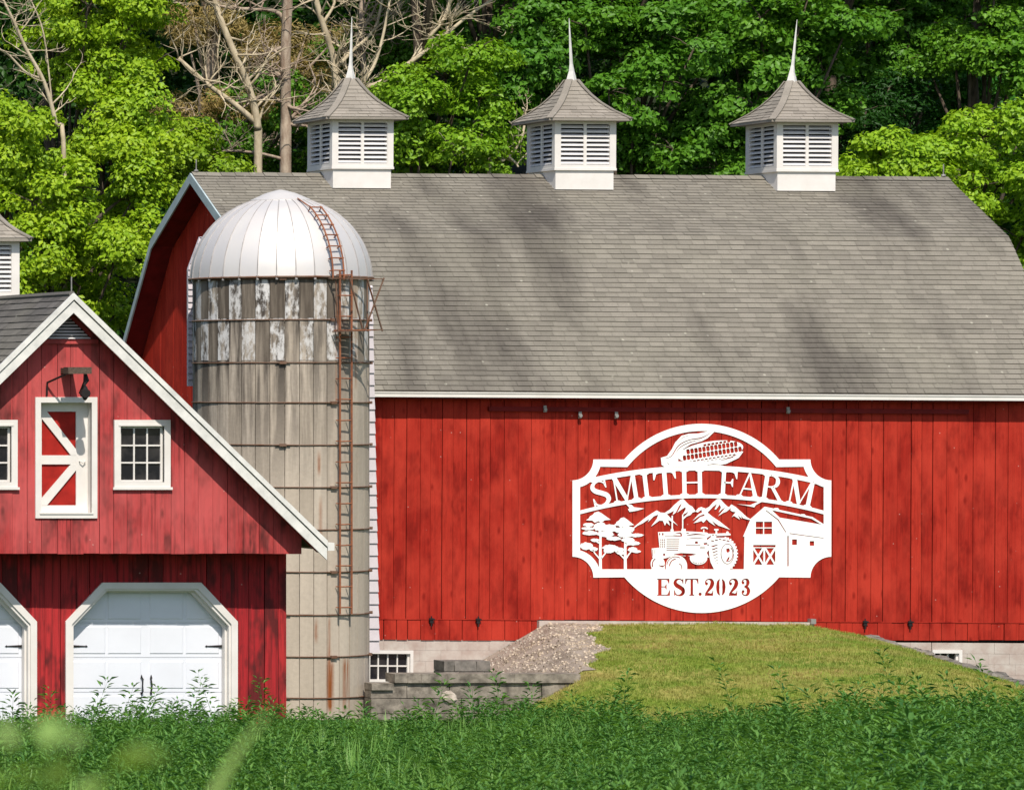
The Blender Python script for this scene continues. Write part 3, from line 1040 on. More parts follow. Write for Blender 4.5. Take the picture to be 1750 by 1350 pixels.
# service platform round the ladder, on struts
mb = MB()
pz = WZ(566, 75.5)
pb = ST - 0.03
oc = lambda t, out, z: Vector((lc.x, lc.y, 0)) * 1.0 + tl * t + Vector((math.sin(LA), -math.cos(LA), 0)) * out + Vector((0, 0, z))
for a, b in ((oc(-0.30, 0.0, pb), oc(0.55, 0.0, pb)), (oc(-0.30, 0.42, pb - 0.02), oc(0.50, 0.42, pb - 0.02)), (oc(-0.30, -0.1, pb), oc(-0.30, 0.42, pb - 0.02)), (oc(0.5, -0.25, pb), oc(0.5, 0.42, pb - 0.02)),
             (oc(-0.22, 0.0, pz), oc(0.50, 0.0, pz + 0.03)), (oc(-0.22, 0.38, pz), oc(0.5, 0.38, pz + 0.03)), (oc(-0.22, -0.1, pz), oc(-0.22, 0.38, pz)), (oc(0.5, -0.2, pz + 0.03), oc(0.5, 0.38, pz + 0.03)),
             (oc(-0.30, 0.42, pb), oc(0.05, 0.38, pz)), (oc(0.10, 0.42, pb), oc(0.5, 0.38, pz)), (oc(0.5, 0.42, pb), oc(0.08, 0.38, pz)), (oc(-0.28, 0.05, pb), oc(-0.22, 0.05, pz)), (oc(0.50, 0.0, pb), oc(0.5, 0.0, pz))):
    mb.bar(a, b, 0.022, 0.022)
mb.build('platform_frame', 'hoop', silo)
mb = MB()
for i in range(6):
    o = -0.06 + i * 0.085
    mb.bar(oc(-0.20, o, pz + 0.02), oc(0.22, o, pz + 0.02), 0.06, 0.02)
mb.build('platform_deck', 'rust', silo)
# white ribbed chute beside the barrel and the white ribbed head house tying the silo to the barn
CZ = 79.2
def ribbed(mb, x0, x1, y, z0, z1, step, top=None, edge=True):
    z = z0
    while z < z1 - 0.01:
        h = min(step, z1 - z)
        xa0, xb0 = (x0, x1) if top is None else top(z)
        xa1, xb1 = (x0, x1) if top is None else top(z + h)
        mb.hexa([(xa0, y - 0.035, z), (xb0, y - 0.035, z), (xb0, y + 0.05, z), (xa0, y + 0.05, z), (xa1, y - 0.004, z + h), (xb1, y - 0.004, z + h), (xb1, y + 0.05, z + h), (xa1, y + 0.05, z + h)])
        z += h
mb = MB()
x0, xt, xb_ = WX(560, CZ), WX(636, CZ), WX(648, CZ)
zlo, zhi = WZ(1115, CZ), WZ(488, CZ)
def ctop(z):
    t = (z - zlo) / (zhi - zlo)
    return (x0, xb_ + (xt - xb_) * t)
ribbed(mb, x0, xt, CZ, zlo, zhi, 0.235, ctop)
mb.build('chute', 'siding', silo)
mb = MB()
hx0, hx1 = WX(321, CZ), WX(626, CZ)
zsh, zbr = WZ(460, CZ), WZ(405, CZ)
def tp(z):
    t = min(1, max(0, (z - zsh) / (zbr - zsh)))
    return (hx0 + 0.23 * t, hx1 - 0.23 * t)
ribbed(mb, hx0, hx1, CZ, WZ(660, CZ), zbr, 0.125, tp)
mb.build('ribbed_back_panel', 'siding', silo)


# ------------------------------------------------------------------ garage
GZ = 63.6                          # upper gable wall face
GL = GZ + 0.70                     # lower wall face, set back
GC = WX(113, GZ)                   # centre line
gar = empty('garage', (GC, GZ + 4, 0), 'red wooden garage with loft door, steep gable and white carriage doors', 'garage')
rng = random.Random(31)
GFZ = GZ - 0.30                    # rake front
GB = GZ + 8.6
PK = WZ(503, GFZ)                  # ridge top
SLP = 0.975
ex = WX(556, GFZ) - GC             # eave half width
def gtop(u, drop=0.0): return PK - abs(u - GC) * SLP - drop
zj = WZ(946, GZ)                   # jetty line
hw = WX(516, GZ) - GC
vz0, vz1 = WZ(579, GZ), WZ(541, GZ)
def pxbox(a, b, c, d, Z): return (WX(a, Z), WX(b, Z), WZ(d, Z), WZ(c, Z))
# loft door and windows as openings in the boards
LD = pxbox(69, 156, 688, 876, GZ)
WN = pxbox(205, 280, 728, 824, GZ)
WL = (2 * GC - WN[1] - 0.02, 2 * GC - WN[0] - 0.02, WN[2], WN[3])
ops = [(a, b, K(c), K(d)) for a, b, c, d in (LD, WN, WL)]
mb = MB()
boards(mb, GC - hw, GC + hw, K(zj), lambda u: min(gtop(u, 0.20), 99), lambda u, d, z: (u, GZ + d, z), rng, (0.20, 0.25), openings=ops, cuts=(GC,), gap=0.009)
mb.build('gable_wall', 'red_garage', gar)
mb = MB()
z0g = -0.2
DW, DH_ = 1.33, 0
dcs = (WX(258, GL), WX(258, GL) - WX(343, 1) * 0 - 343 / F * GL)
dz1 = WZ(1006, GL)
dz2 = WZ(1066, GL)
hin = WX(394, GL) - WX(258, GL)     # half opening
htop = hin - (dz1 - dz2) * 0.95
dops = []
for c in dcs:
    def zf(u, c=c):
        d = abs(u - c)
        return dz1 if d < htop else dz1 - (dz1 - dz2) * (d - htop) / (hin - htop)
    dops.append((c - hin, c + hin, K(z0g - 1), zf))
cuts = [c + s * htop for c in dcs for s in (-1, 1)]
hwl = WX(490, GL) - GC
boards(mb, GC - hwl, GC + hwl, K(z0g), K(zj + 0.02), lambda u, d, z: (u, GL + d, z), rng, (0.20, 0.25), openings=dops, cuts=cuts, gap=0.010)
mb.build('lower_wall', 'red_low', gar)
mb = MB()
for s in (-1, 1):
    x = GC + s * hwl
    boards(mb, GL + 0.04, GB, K(z0g), K(gtop(x, 0.25)), (lambda u, d, z, x=x, s=s: (x - s * d, u, z)), rng)
boards(mb, GC - hwl, GC + hwl, K(z0g), lambda u: gtop(u, 0.25), lambda u, d, z: (u, GB - d, z), rng, cuts=(GC,))
mb.build('side_wall', 'red_low', gar)
mb = MB()
mb.box(GC - hw + 0.01, GC + hw - 0.01, GZ + 0.03, GL + 0.03, zj + 0.03, zj + 0.06)
mb.build('jetty_soffit', 'red_low', gar)
mb = MB()
mb.prism([(GC - hw + 0.05, zj + 0.07), (GC + hw - 0.05, zj + 0.07), (GC + 0.05, gtop(GC, 0.35)), (GC - 0.05, gtop(GC, 0.35))], GZ + 0.42, GZ + 0.46)
mb.build('wall_backing', 'void', gar)
# roof
mb = MB()
for s in (-1, 1):
    t = 0.12
    a = (GC, PK); b = (GC + s * ex, PK - ex * SLP)
    P = [(a[0], GFZ, a[1] - t), (b[0], GFZ, b[1] - t), (b[0], GB + 0.3, b[1] - t), (a[0], GB + 0.3, a[1] - t), (a[0], GFZ, a[1]), (b[0], GFZ, b[1]), (b[0], GB + 0.3, b[1]), (a[0], GB + 0.3, a[1])]
    mb.hexa(P)
    if s < 0: shingles(mb, (b[0], GB + 0.3, b[1]), (b[0], GFZ, b[1]), (a[0], GFZ, a[1]), (a[0], GB + 0.3, a[1]), 0.15, 0.3, rng, 0.018)
    else: shingles(mb, (b[0], GFZ, b[1]), (b[0], GB + 0.3, b[1]), (a[0], GB + 0.3, a[1]), (a[0], GFZ, a[1]), 0.15, 0.3, rng, 0.018)
mb.tube([(GC, GFZ + 0.03, PK + 0.005), (GC, GB + 0.3, PK + 0.005)], 0.05, 6)
mb.build('roof', 'shingle_dark', gar)
nx = 1 / math.hypot(1, SLP)
for s in (-1, 1):
    mb = MB()
    for (t0, t1, ya, yb) in ((0.075, 0.205, GFZ - 0.04, GFZ - 0.002), (-0.012, 0.058, GFZ - 0.065, GFZ - 0.002)):
        h0, h1 = t0 / nx, t1 / nx
        b = ex + 0.01
        pts = [(GC, PK - h1), (GC + s * b, PK - b * SLP - h1), (GC + s * b, PK - b * SLP - h0), (GC, PK - h0)]
        mb.prism(pts, ya, yb)
    # eave gutter end
    e0 = GC + s * (ex + 0.02)
    xa, xb = sorted((e0, e0 + s * 0.10))
    mb.box(xa, xb, GFZ - 0.05, GB + 0.3, PK - ex * SLP - 0.15, PK - ex * SLP - 0.03)
    mb.build('rake_trim', 'trim_aged', gar)
mb = MB()
for s in (-1, 1):
    b = ex - 0.02
    h0, h1 = 0.125 / nx, 0.15 / nx
    pts = [(GC, PK - h1), (GC + s * b, PK - b * SLP - h1), (GC + s * b, PK - b * SLP - h0), (GC, PK - h0)]
    mb.prism(pts, GFZ, GZ - 0.01)
mb.build('soffit', 'red_low', gar)
# triangular louvered vent under the peak
mb = MB()
vw = WX(155, GZ) - WX(74, GZ)
vh = vz1 - vz0
gcv = WX(115, GZ)
mb.prism([(gcv - vw / 2, vz0), (gcv + vw / 2, vz0), (gcv, vz0 + vw / 2 * SLP)], GZ - 0.03, GZ - 0.012)
vback = mb
mb = MB()
for i in range(7):
    t0 = i / 7.5
    z = vz0 + (vw / 2 * SLP) * t0
    hwid = (vw / 2) * (1 - t0) - 0.03
    if hwid < 0.03: continue
    st = vw / 2 * SLP / 7.5
    mb.hexa([(gcv - hwid, GZ - 0.075, z), (gcv + hwid, GZ - 0.075, z), (gcv + hwid, GZ - 0.031, z + 0.01), (gcv - hwid, GZ - 0.031, z + 0.01),
             (gcv - hwid, GZ - 0.065, z + 0.012), (gcv + hwid, GZ - 0.065, z + 0.012), (gcv + hwid * 0.95, GZ - 0.031, z + st * 0.6), (gcv - hwid * 0.95, GZ - 0.031, z + st * 0.6)])
vent = mb.build('gable_vent', 'slat', gar)
vback.build('vent_backing', 'void', vent)
mb = MB()
mb.box(gcv - vw / 2 - 0.1, gcv + vw / 2 + 0.1, GZ - 0.045, GZ - 0.008, vz0 - 0.08, vz0 - 0.012)
mb.build('vent_batten', 'red_garage', gar)


def frame(mb, o, w, y0, y1, bot=None):
    a, b, c, d = o
    bw = w if bot is None else bot
    mb.box(a - w, b + w, y0, y1, d, d + w)
    mb.box(a - w, b + w, y0, y1, c - bw, c)
    mb.box(a - w, a, y0, y1, c, d)
    mb.box(b, b + w, y0, y1, c, d)


# loft door
mb = MB()
frame(mb, LD, 0.085, GZ - 0.03, GZ + 0.03)
a, b, c, d = LD
for (p, q) in (((a - 0.02, a - 0.001), (c, d)), ((b + 0.001, b + 0.02), (c, d))):
    mb.box(p[0], p[1], GZ + 0.031, GZ + 0.26, q[0], q[1])
mb.box(a - 0.02, b + 0.02, GZ + 0.031, GZ + 0.26, d + 0.001, d + 0.02)
mb.box(a - 0.02, b + 0.02, GZ - 0.045, GZ + 0.26, c - 0.02, c - 0.001)
door = mb.build('loft_door', 'white', gar)
yb = GZ + 0.16
mb = MB()
mb.box(a, b, yb + 0.03, yb + 0.06, c, d)
mb.build('door_panel', 'red_panel', door)
mb = MB()
sw = 0.075
tb, mbt = 0.14, 0.14
yf_ = yb
zmid = WZ(786, GZ)
xr = b - 0.03
mb.box(a, a + sw, yf_, yb + 0.028, c, d)
mb.box(xr - 0.15, b, yf_, yb + 0.028, c, d)
mb.box(a + sw, xr - 0.15, yf_, yb + 0.028, d - tb, d)
mb.box(a + sw, xr - 0.15, yf_, yb + 0.028, c, c + 0.11)
mb.box(a + sw, xr - 0.15, yf_, yb + 0.028, zmid - 0.07, zmid + 0.07)
il, ir = a + sw, xr - 0.15
dw = 0.09
mb.prism([(il, d - tb), (il + dw * 0.9, d - tb), (ir, zmid + 0.07 + dw), (ir, zmid + 0.07), (ir - 0.08, zmid + 0.07), (il, d - tb - dw * 1.2)], yf_ - 0.004, yb + 0.026)
mb.prism([(il, c + 0.11), (il + dw * 0.9, c + 0.11), (ir, zmid - 0.07 - dw), (ir, zmid - 0.07), (ir - 0.08, zmid - 0.07), (il, c + 0.11 + dw * 1.2)], yf_ - 0.004, yb + 0.026)
mb.build('door_brace', 'white', door)
mb = MB()
hx = xr - 0.06
mb.tube([(hx - 0.04, yf_, zmid - 0.02), (hx - 0.04, yf_ - 0.04, zmid - 0.02), (hx, yf_ - 0.05, zmid - 0.045), (hx + 0.04, yf_ - 0.04, zmid - 0.02), (hx + 0.04, yf_, zmid - 0.02)], 0.009, 6)
mb.build('handle', 'white', door)

for o in (WN, WL):
    mb = MB()
    frame(mb, o, 0.095, GZ - 0.03, GZ + 0.03)
    a, b, c, d = o
    mb.box(a - 0.12, b + 0.12, GZ - 0.05, GZ - 0.031, c - 0.115, c - 0.075)
    mb.box(a - 0.03, b + 0.03, GZ - 0.04, GZ - 0.031, d + 0.0, d + 0.03)
    win = mb.build('loft_window', 'white', gar)
    mb = MB()
    y0 = GZ + 0.05
    s = 0.035
    mb.box(a, b, y0, y0 + 0.03, d - s, d)
    mb.box(a, b, y0, y0 + 0.03, c, c + s)
    mb.box(a, a + s, y0, y0 + 0.03, c + s, d - s)
    mb.box(b - s, b, y0, y0 + 0.03, c + s, d - s)
    for i in (1, 2):
        x = a + s + (b - a - 2 * s) * i / 3
        z = c + s + (d - c - 2 * s) * i / 3
        mb.box(x - 0.012, x + 0.012, y0 + 0.004, y0 + 0.024, c + s, d - s)
        mb.box(a + s, b - s, y0 + 0.006, y0 + 0.022, z - 0.012, z + 0.012)
    mb.build('sash', 'white', win)
    mb = MB()
    mb.box(a, b, y0 + 0.031, y0 + 0.04, c, d)
    mb.build('pane', 'glass', win)

# carriage doors
def make_carriage(c):
    mb = MB()
    tw = 0.10
    outer = [(c - hin - tw, z0g), (c - hin - tw, dz2 + 0.04), (c - htop - 0.05, dz1 + tw), (c + htop + 0.05, dz1 + tw), (c + hin + tw, dz2 + 0.04), (c + hin + tw, z0g)]
    inner = [(c - hin, z0g), (c - hin, dz2), (c - htop, dz1), (c + htop, dz1), (c + hin, dz2), (c + hin, z0g)]
    for i in range(5):
        mb.prism([outer[i], outer[i + 1], inner[i + 1], inner[i]], GL - 0.04, GL + 0.03)
    inn2 = [(x + (0.03 if x < c else -0.03) * 1.0, z - 0.03 if z > 0.5 else z) for x, z in inner]
    for i in range(5):
        mb.prism([inner[i], inner[i + 1], inn2[i + 1], inn2[i]], GL - 0.01, GL + 0.20)
    inn3 = [(x + (0.03 if x < c else -0.03) * 1.0, z - 0.03 if z > 0.5 else z) for x, z in inn2]
    for i in range(5):
        mb.prism([inn2[i], inn2[i + 1], inn3[i + 1], inn3[i]], GL + 0.08, GL + 0.20)
    dr = mb.build('carriage_door', 'white', gar)
    mb = MB()
    yd = GL + 0.205
    mb.box(c - hin, c + hin, yd + 0.03, yd + 0.06, z0g, dz1)
    rows_ = [z0g, 0.62, 1.16, 1.70, 2.24, dz1]
    # sections, each with four raised panels
    zt = dz1
    sec = 0.545
    k = 0
    while zt > z0g:
        zb = max(z0g, zt - sec)
        mb.box(c - hin + 0.02, c + hin - 0.02, yd + 0.012, yd + 0.029, zb + 0.004, zt - 0.004)
        for j in range(4):
            w4 = (2 * hin - 0.24) / 4
            gapx = 0.08 if j >= 2 else -0.08
            xa = c - hin + 0.12 + j * w4 + 0.02 + gapx * 0.6
            xb = xa + w4 - 0.06
            p0, p1 = zb + 0.07, zt - 0.07
            if p1 - p0 < 0.1: continue
            mb.hexa([(xa, yd, p0), (xb, yd, p0), (xb + 0.012, yd + 0.0125, p0 - 0.016), (xa - 0.012, yd + 0.0125, p0 - 0.016), (xa, yd, p1), (xb, yd, p1), (xb + 0.012, yd + 0.0125, p1 + 0.016), (xa - 0.012, yd + 0.0125, p1 + 0.016)])
        zt = zb
        k += 1
    mb.build('door_leaf', 'white_door', dr)
    hz = WZ(1104, GL + 0.2)
    for s in (-1, 1):
        mb = MB()
        x0 = c + s * (hin - 0.055)
        x1 = x0 - s * 0.27
        mb.prism([(x0, hz - 0.018), (x0, hz + 0.022), (x1 + s * 0.03, hz + 0.008), (x1 + s * 0.03, hz + 0.02), (x1, hz), (x1 + s * 0.03, hz - 0.018), (x1 + s * 0.03, hz - 0.006)], yd - 0.012, yd - 0.002)
        mb.build('strap_hinge', 'iron', dr)
        mb = MB()
        hxx = c + s * 0.075
        z1_, z0_ = WZ(1158, GL), WZ(1186, GL)
        mb.tube([(hxx, yd, z1_), (hxx - s * 0.012, yd - 0.035, z1_ - 0.03), (hxx, yd - 0.05, (z0_ + z1_) / 2), (hxx - s * 0.012, yd - 0.035, z0_ + 0.03), (hxx, yd, z0_)], 0.012, 6)
        mb.prism([(hxx - 0.02, z1_ - 0.02), (hxx, z1_ + 0.04), (hxx + 0.02, z1_ - 0.02)], yd - 0.012, yd - 0.002)
        mb.prism([(hxx - 0.02, z0_ + 0.02), (hxx, z0_ - 0.04), (hxx + 0.02, z0_ + 0.02)], yd - 0.012, yd - 0.002)
        mb.build('pull_handle', 'iron', dr)
for c in dcs: make_carriage(c)
# hay hoist over the loft door
hbx = WX(113, GZ)
bz0, bz1 = WZ(639, GZ - 0.55), WZ(627.5, GZ - 0.55)
mb = MB()
mb.box(hbx - 0.18, hbx + 0.18, GZ - 0.62, GZ - 0.40, bz0, bz1)
mb.box(hbx - 0.09, hbx + 0.09, GZ - 0.40, GZ - 0.012, bz0 + 0.01, bz1 - 0.01)
hoist = mb.build('hay_hoist', 'oldwood', gar)
mb = MB()
xl_, xr_ = WX(80, GZ - 0.03), WX(143, GZ - 0.3)
mb.tube([(xl_, GZ - 0.03, WZ(676, GZ)), (xl_, GZ - 0.05, WZ(654, GZ)), (hbx - 0.12, GZ - 0.5, bz0 + 0.02)], 0.017, 6)
mb.tube([(hbx + 0.12, GZ - 0.5, bz0 + 0.02), (xr_, GZ - 0.35, WZ(652, GZ)), (xr_ - 0.02, GZ - 0.2, WZ(672, GZ))], 0.024, 6)
mb.build('iron_stay', 'iron', hoist)
mb = MB()
pxx = hbx + 0.13
py_ = GZ - 0.5
mb.tube([(pxx, py_, bz0), (pxx + 0.02, py_, bz0 - 0.10), (pxx - 0.02, py_, bz0 - 0.17), (pxx, py_, bz0 - 0.22)], [0.02, 0.035, 0.02, 0.03], 7)
mb.lump((pxx - 0.01, py_, bz0 - 0.30), 0.055, 0.04, 0.11, rng, 0.1, 9, 6)
mb.tube([(pxx - 0.01, py_ - 0.05, bz0 - 0.30), (pxx - 0.01, py_ + 0.05, bz0 - 0.30)], 0.07, 10)
mb.build('pulley', 'iron', hoist)
mb = MB()
mb.tube([(GC, GFZ + 0.06, PK + 0.02), (GC, GFZ + 0.06, PK + 0.27)], 0.010, 6)
mb.build('lightning_rod', 'galv', gar)
gcz = GZ + 3.85
make_cupola(gar, GC, gcz, PK - 0.45, WZ(512, gcz - 0.42), WZ(413, gcz - 0.42), 0.42, 0.57, WZ(352, gcz), 0.8, 10)


# ------------------------------------------------------------------ retaining walls and stones
rng = random.Random(77)
def stone_mass(mb, x0, x1, y0, y1, z0, z1, rows, rng, lw=(0.25, 0.55)):
    h = (z1 - z0) / rows
    for r_ in range(rows):
        x = x0 - rng.uniform(0, 0.15)
        while x < x1:
            x2 = min(x1, x + rng.uniform(*lw))
            a = max(x, x0)
            if x2 - a > 0.05:
                j = lambda: rng.uniform(-0.02, 0.02)
                zb, zt = z0 + r_ * h + 0.006, z0 + (r_ + 1) * h - 0.006
                mb.hexa([(a + 0.006 + j() * .3, y0 + j(), zb), (x2 - 0.006, y0 + j(), zb), (x2 - 0.006, y1, zb), (a + 0.006, y1, zb), (a + 0.006, y0 + j(), zt + j() * .4), (x2 - 0.006 + j() * .3, y0 + j(), zt + j() * .4), (x2 - 0.006, y1, zt), (a + 0.006, y1, zt)])
            x = x2

rw = empty('retaining_wall', (34, 76.2, 0), 'low grey concrete and stone retaining wall with a thick cap before the gravel slope', 'wall')
RZ = 76.0
x0, x1 = WX(634, RZ), WX(990, RZ)
zt = WZ(1151, RZ)
mb = MB()
stone_mass(mb, x0, x1 - 0.02, RZ, RZ + 0.30, -0.35, zt - 0.17, 3, rng, (0.3, 0.9))
mb.box(x0 + 0.05, x1 - 0.08, RZ + 0.06, RZ + 0.28, -0.3, zt - 0.18)
mb.build('wall_face', 'concrete', rw)
mb = MB()
xx = x0 + 0.42
pts = [xx + (x1 - xx) * i / 14 for i in range(15)]
for a, b in zip(pts[:-1], pts[1:]):
    e = lambda: rng.uniform(-0.012, 0.012)
    mb.hexa([(a, RZ - 0.05 + e(), zt - 0.165), (b, RZ - 0.05 + e(), zt - 0.165), (b, RZ + 0.36, zt - 0.165), (a, RZ + 0.36, zt - 0.165), (a, RZ - 0.05 + e(), zt), (b, RZ - 0.05 + e(), zt), (b, RZ + 0.36, zt), (a, RZ + 0.36, zt)])
mb.box(x0, xx - 0.02, RZ - 0.04, RZ + 0.3, zt - 0.30, zt - 0.18)
mb.build('cap', 'concrete', rw)
mb = MB()
BZ = 78.6
stone_mass(mb, WX(758, BZ), WX(838, BZ), BZ, BZ + 0.45, WZ(1165, BZ), WZ(1129, BZ), 2, rng, (0.25, 0.5))
mb.box(WX(760, BZ), WX(834, BZ), BZ + 0.03, BZ + 0.44, -0.2, WZ(1131, BZ))
o = mb.build('stone_block', 'stone')
tag(o, 'short weathered stone block stack between cellar wall and gravel', 'stone')
mb = MB()
for i in range(46):
    t = i / 45
    Z = 81.5 - 9.0 * t
    X = MOUND_R + 0.03 * (81.75 - Z) + rng.uniform(-0.03, 0.10)
    top = float(mound_z(X - 0.12, Z))
    for k in range(3):
        mb.lump((X + 0.06 + rng.uniform(-0.03, 0.05), Z + rng.uniform(-0.05, 0.05), top - 0.02 - 0.16 * k), rng.uniform(0.13, 0.24), rng.uniform(0.15, 0.26), rng.uniform(0.04, 0.075), rng, 0.18, 8, 4)
tag(mb.build('dry_stone_edging', 'stone'), 'dark flat stones edging the right side of the grass ramp', 'stone edging')
mb = MB()
p = W(768, 1192, 74.6)
mb.lump(p, 0.13, 0.12, 0.13, rng, 0.14, 10, 7)
tag(mb.build('rock', 'rock'), 'pale rock sitting in the weeds before the retaining wall', 'rock')


# ------------------------------------------------------------------ the sign (drawn on a 1750 x 1312 sheet, laid on the wall)
SS = 3.6458
def SG(u, v): return (WX(960 + u / SS, ZW), WZ(700 + v / SS, ZW))
SY0, SY1 = ZW - 0.016, ZW - 0.008
sign = empty('farm_sign', (WX(1199, ZW), ZW - 0.03, WZ(886, ZW)), 'white cut-out metal sign reading SMITH FARM EST.2023 on the red barn wall', 'sign')


def arc(cx, cy, r, a0, a1, n=24, ry=None):
    ry = ry or r
    return [(cx + r * math.cos(R(a0 + (a1 - a0) * i / n)), cy + ry * math.sin(R(a0 + (a1 - a0) * i / n))) for i in range(n + 1)]


BOLD = 1.0


def stroke(pts, ws, n=7, smooth_=True):
    ws = [x * BOLD for x in ws]
    P = cat_rom([(x, y, 0) for x, y in pts], n) if smooth_ else [Vector((x, y, 0)) for x, y in pts]
    if smooth_:
        wv = []
        for i in range(len(ws) - 1): wv += [ws[i] + (ws[i + 1] - ws[i]) * k / n for k in range(n)]
        wv.append(ws[-1])
    else: wv = ws
    L, Rr = [], []
    for i, p in enumerate(P):
        d = (P[min(i + 1, len(P) - 1)] - P[max(i - 1, 0)])
        d = d.normalized() if d.length else Vector((1, 0, 0))
        nn = Vector((-d.y, d.x, 0)) * wv[i] / 2
        L.append((p.x + nn.x, p.y + nn.y)); Rr.append((p.x - nn.x, p.y - nn.y))
    return L + Rr[::-1]


def quads(poly):
    """a stroke outline as a chain of quads (safe for tight bends)"""
    n = len(poly) // 2
    return [[poly[i], poly[i + 1], poly[2 * n - 2 - i], poly[2 * n - 1 - i]] for i in range(n - 1)]


def sheet(name, polys, cut=(), dy=0.0, mt='sign_white', parent=None):
    mb = MB()
    for i, p in enumerate(polys):
        e = (i % 5) * 0.0004
        mb.prism([SG(*q) for q in p], SY0 + dy + e, SY1 + e)
    o = mb.build(name, mt, parent or sign)
    if cut:
        cb = MB()
        for i, p in enumerate(cut):
            e = (i % 7) * 0.0011
            cb.prism([SG(*q) for q in p], SY0 - 0.03 - e, SY1 + 0.03 + e)
        c = cb.build('cutter', mt, parent or sign)
        md = o.modifiers.new('cut', 'BOOLEAN')
        md.object = c
        md.operation = 'DIFFERENCE'
        md.solver = 'EXACT'
        md.use_self = True
        bpy.context.view_layer.update()
        dg = bpy.context.evaluated_depsgraph_get()
        me = bpy.data.meshes.new_from_object(o.evaluated_get(dg))
        o.modifiers.clear()
        old = o.data
        o.data = me
        bpy.data.objects.remove(c)
        bpy.data.meshes.remove(old)
    return o


def topang(r, half): return math.degrees(math.asin(half / r))
a1_ = topang(634, 482)
outer = (arc(65, 310, 130, 90, 0, 12) + arc(870, 722, 634, 270 - a1_, 270 + a1_, 40) + arc(1677, 310, 130, 180, 90, 12)
         + arc(1677, 1045, 130, 270, 180, 12) + arc(870, 631, 634, a1_ + (90 - 2 * a1_), 90 + a1_, 40)[0:0]
         + [(870 + x, 631 + y) for x, y in arc(0, 0, 634, 90 - a1_, 90 + a1_, 40)] + arc(65, 1045, 130, 0, -90, 12))
CX, CY, RB_, RT_ = 870, 3458, 2930, 3080
def ban(r, x): return CY - math.sqrt(r * r - (x - CX) ** 2)
def curve_pts(r, xa, xb, n=30): return [(xa + (xb - xa) * i / n, ban(r, xa + (xb - xa) * i / n)) for i in range(n + 1)]
a2_ = topang(592, 464)
def conc(cx, cy, r, xt, x_first=True): return None
# opening above the banner, the banner itself, and the scene below
h1 = [(240, 355)] + arc(870, 725, 592, 270 - a2_, 270 + a2_, 36) + [(1505, 355)] + arc(1677, 310, 178, 165, 143, 5) + curve_pts(RT_ + 30, 1530, 210) + arc(65, 310, 178, 37, 15, 5)
h2 = [(112, 481)] + arc(65, 310, 178, 74, 52, 6) + curve_pts(RT_, 190, 1550) + arc(1677, 310, 178, 128, 106, 6) + [(1630, 481), (1630, ban(RB_, 1630))] + curve_pts(RB_, 1630, 112)
h3 = curve_pts(RB_ - 22, 112, 1630) + [(1630, 900), (1540, 900), (1540, 993), (245, 993), (245, 1000)] + arc(65, 1045, 176, -14, -74, 8) + [(112, 880)]


def serif(x, y, hw_, s):
    """foot at y; s=+1 the stem goes up from it"""
    return [(x - hw_, y), (x + hw_, y), (x + hw_, y + s * 0.035), (x + hw_ * 0.55, y + s * 0.075), (x - hw_ * 0.55, y + s * 0.075), (x - hw_, y + s * 0.035)]


def rc_(x0, y0, x1, y1): return [(x0, y0), (x1, y0), (x1, y1), (x0, y1)]


def stem(x, w_=0.18, sh=0.19): return [rc_(x - w_ / 2, 0, x + w_ / 2, 1), serif(x, 0, sh, 1), serif(x, 1, sh, -1)]


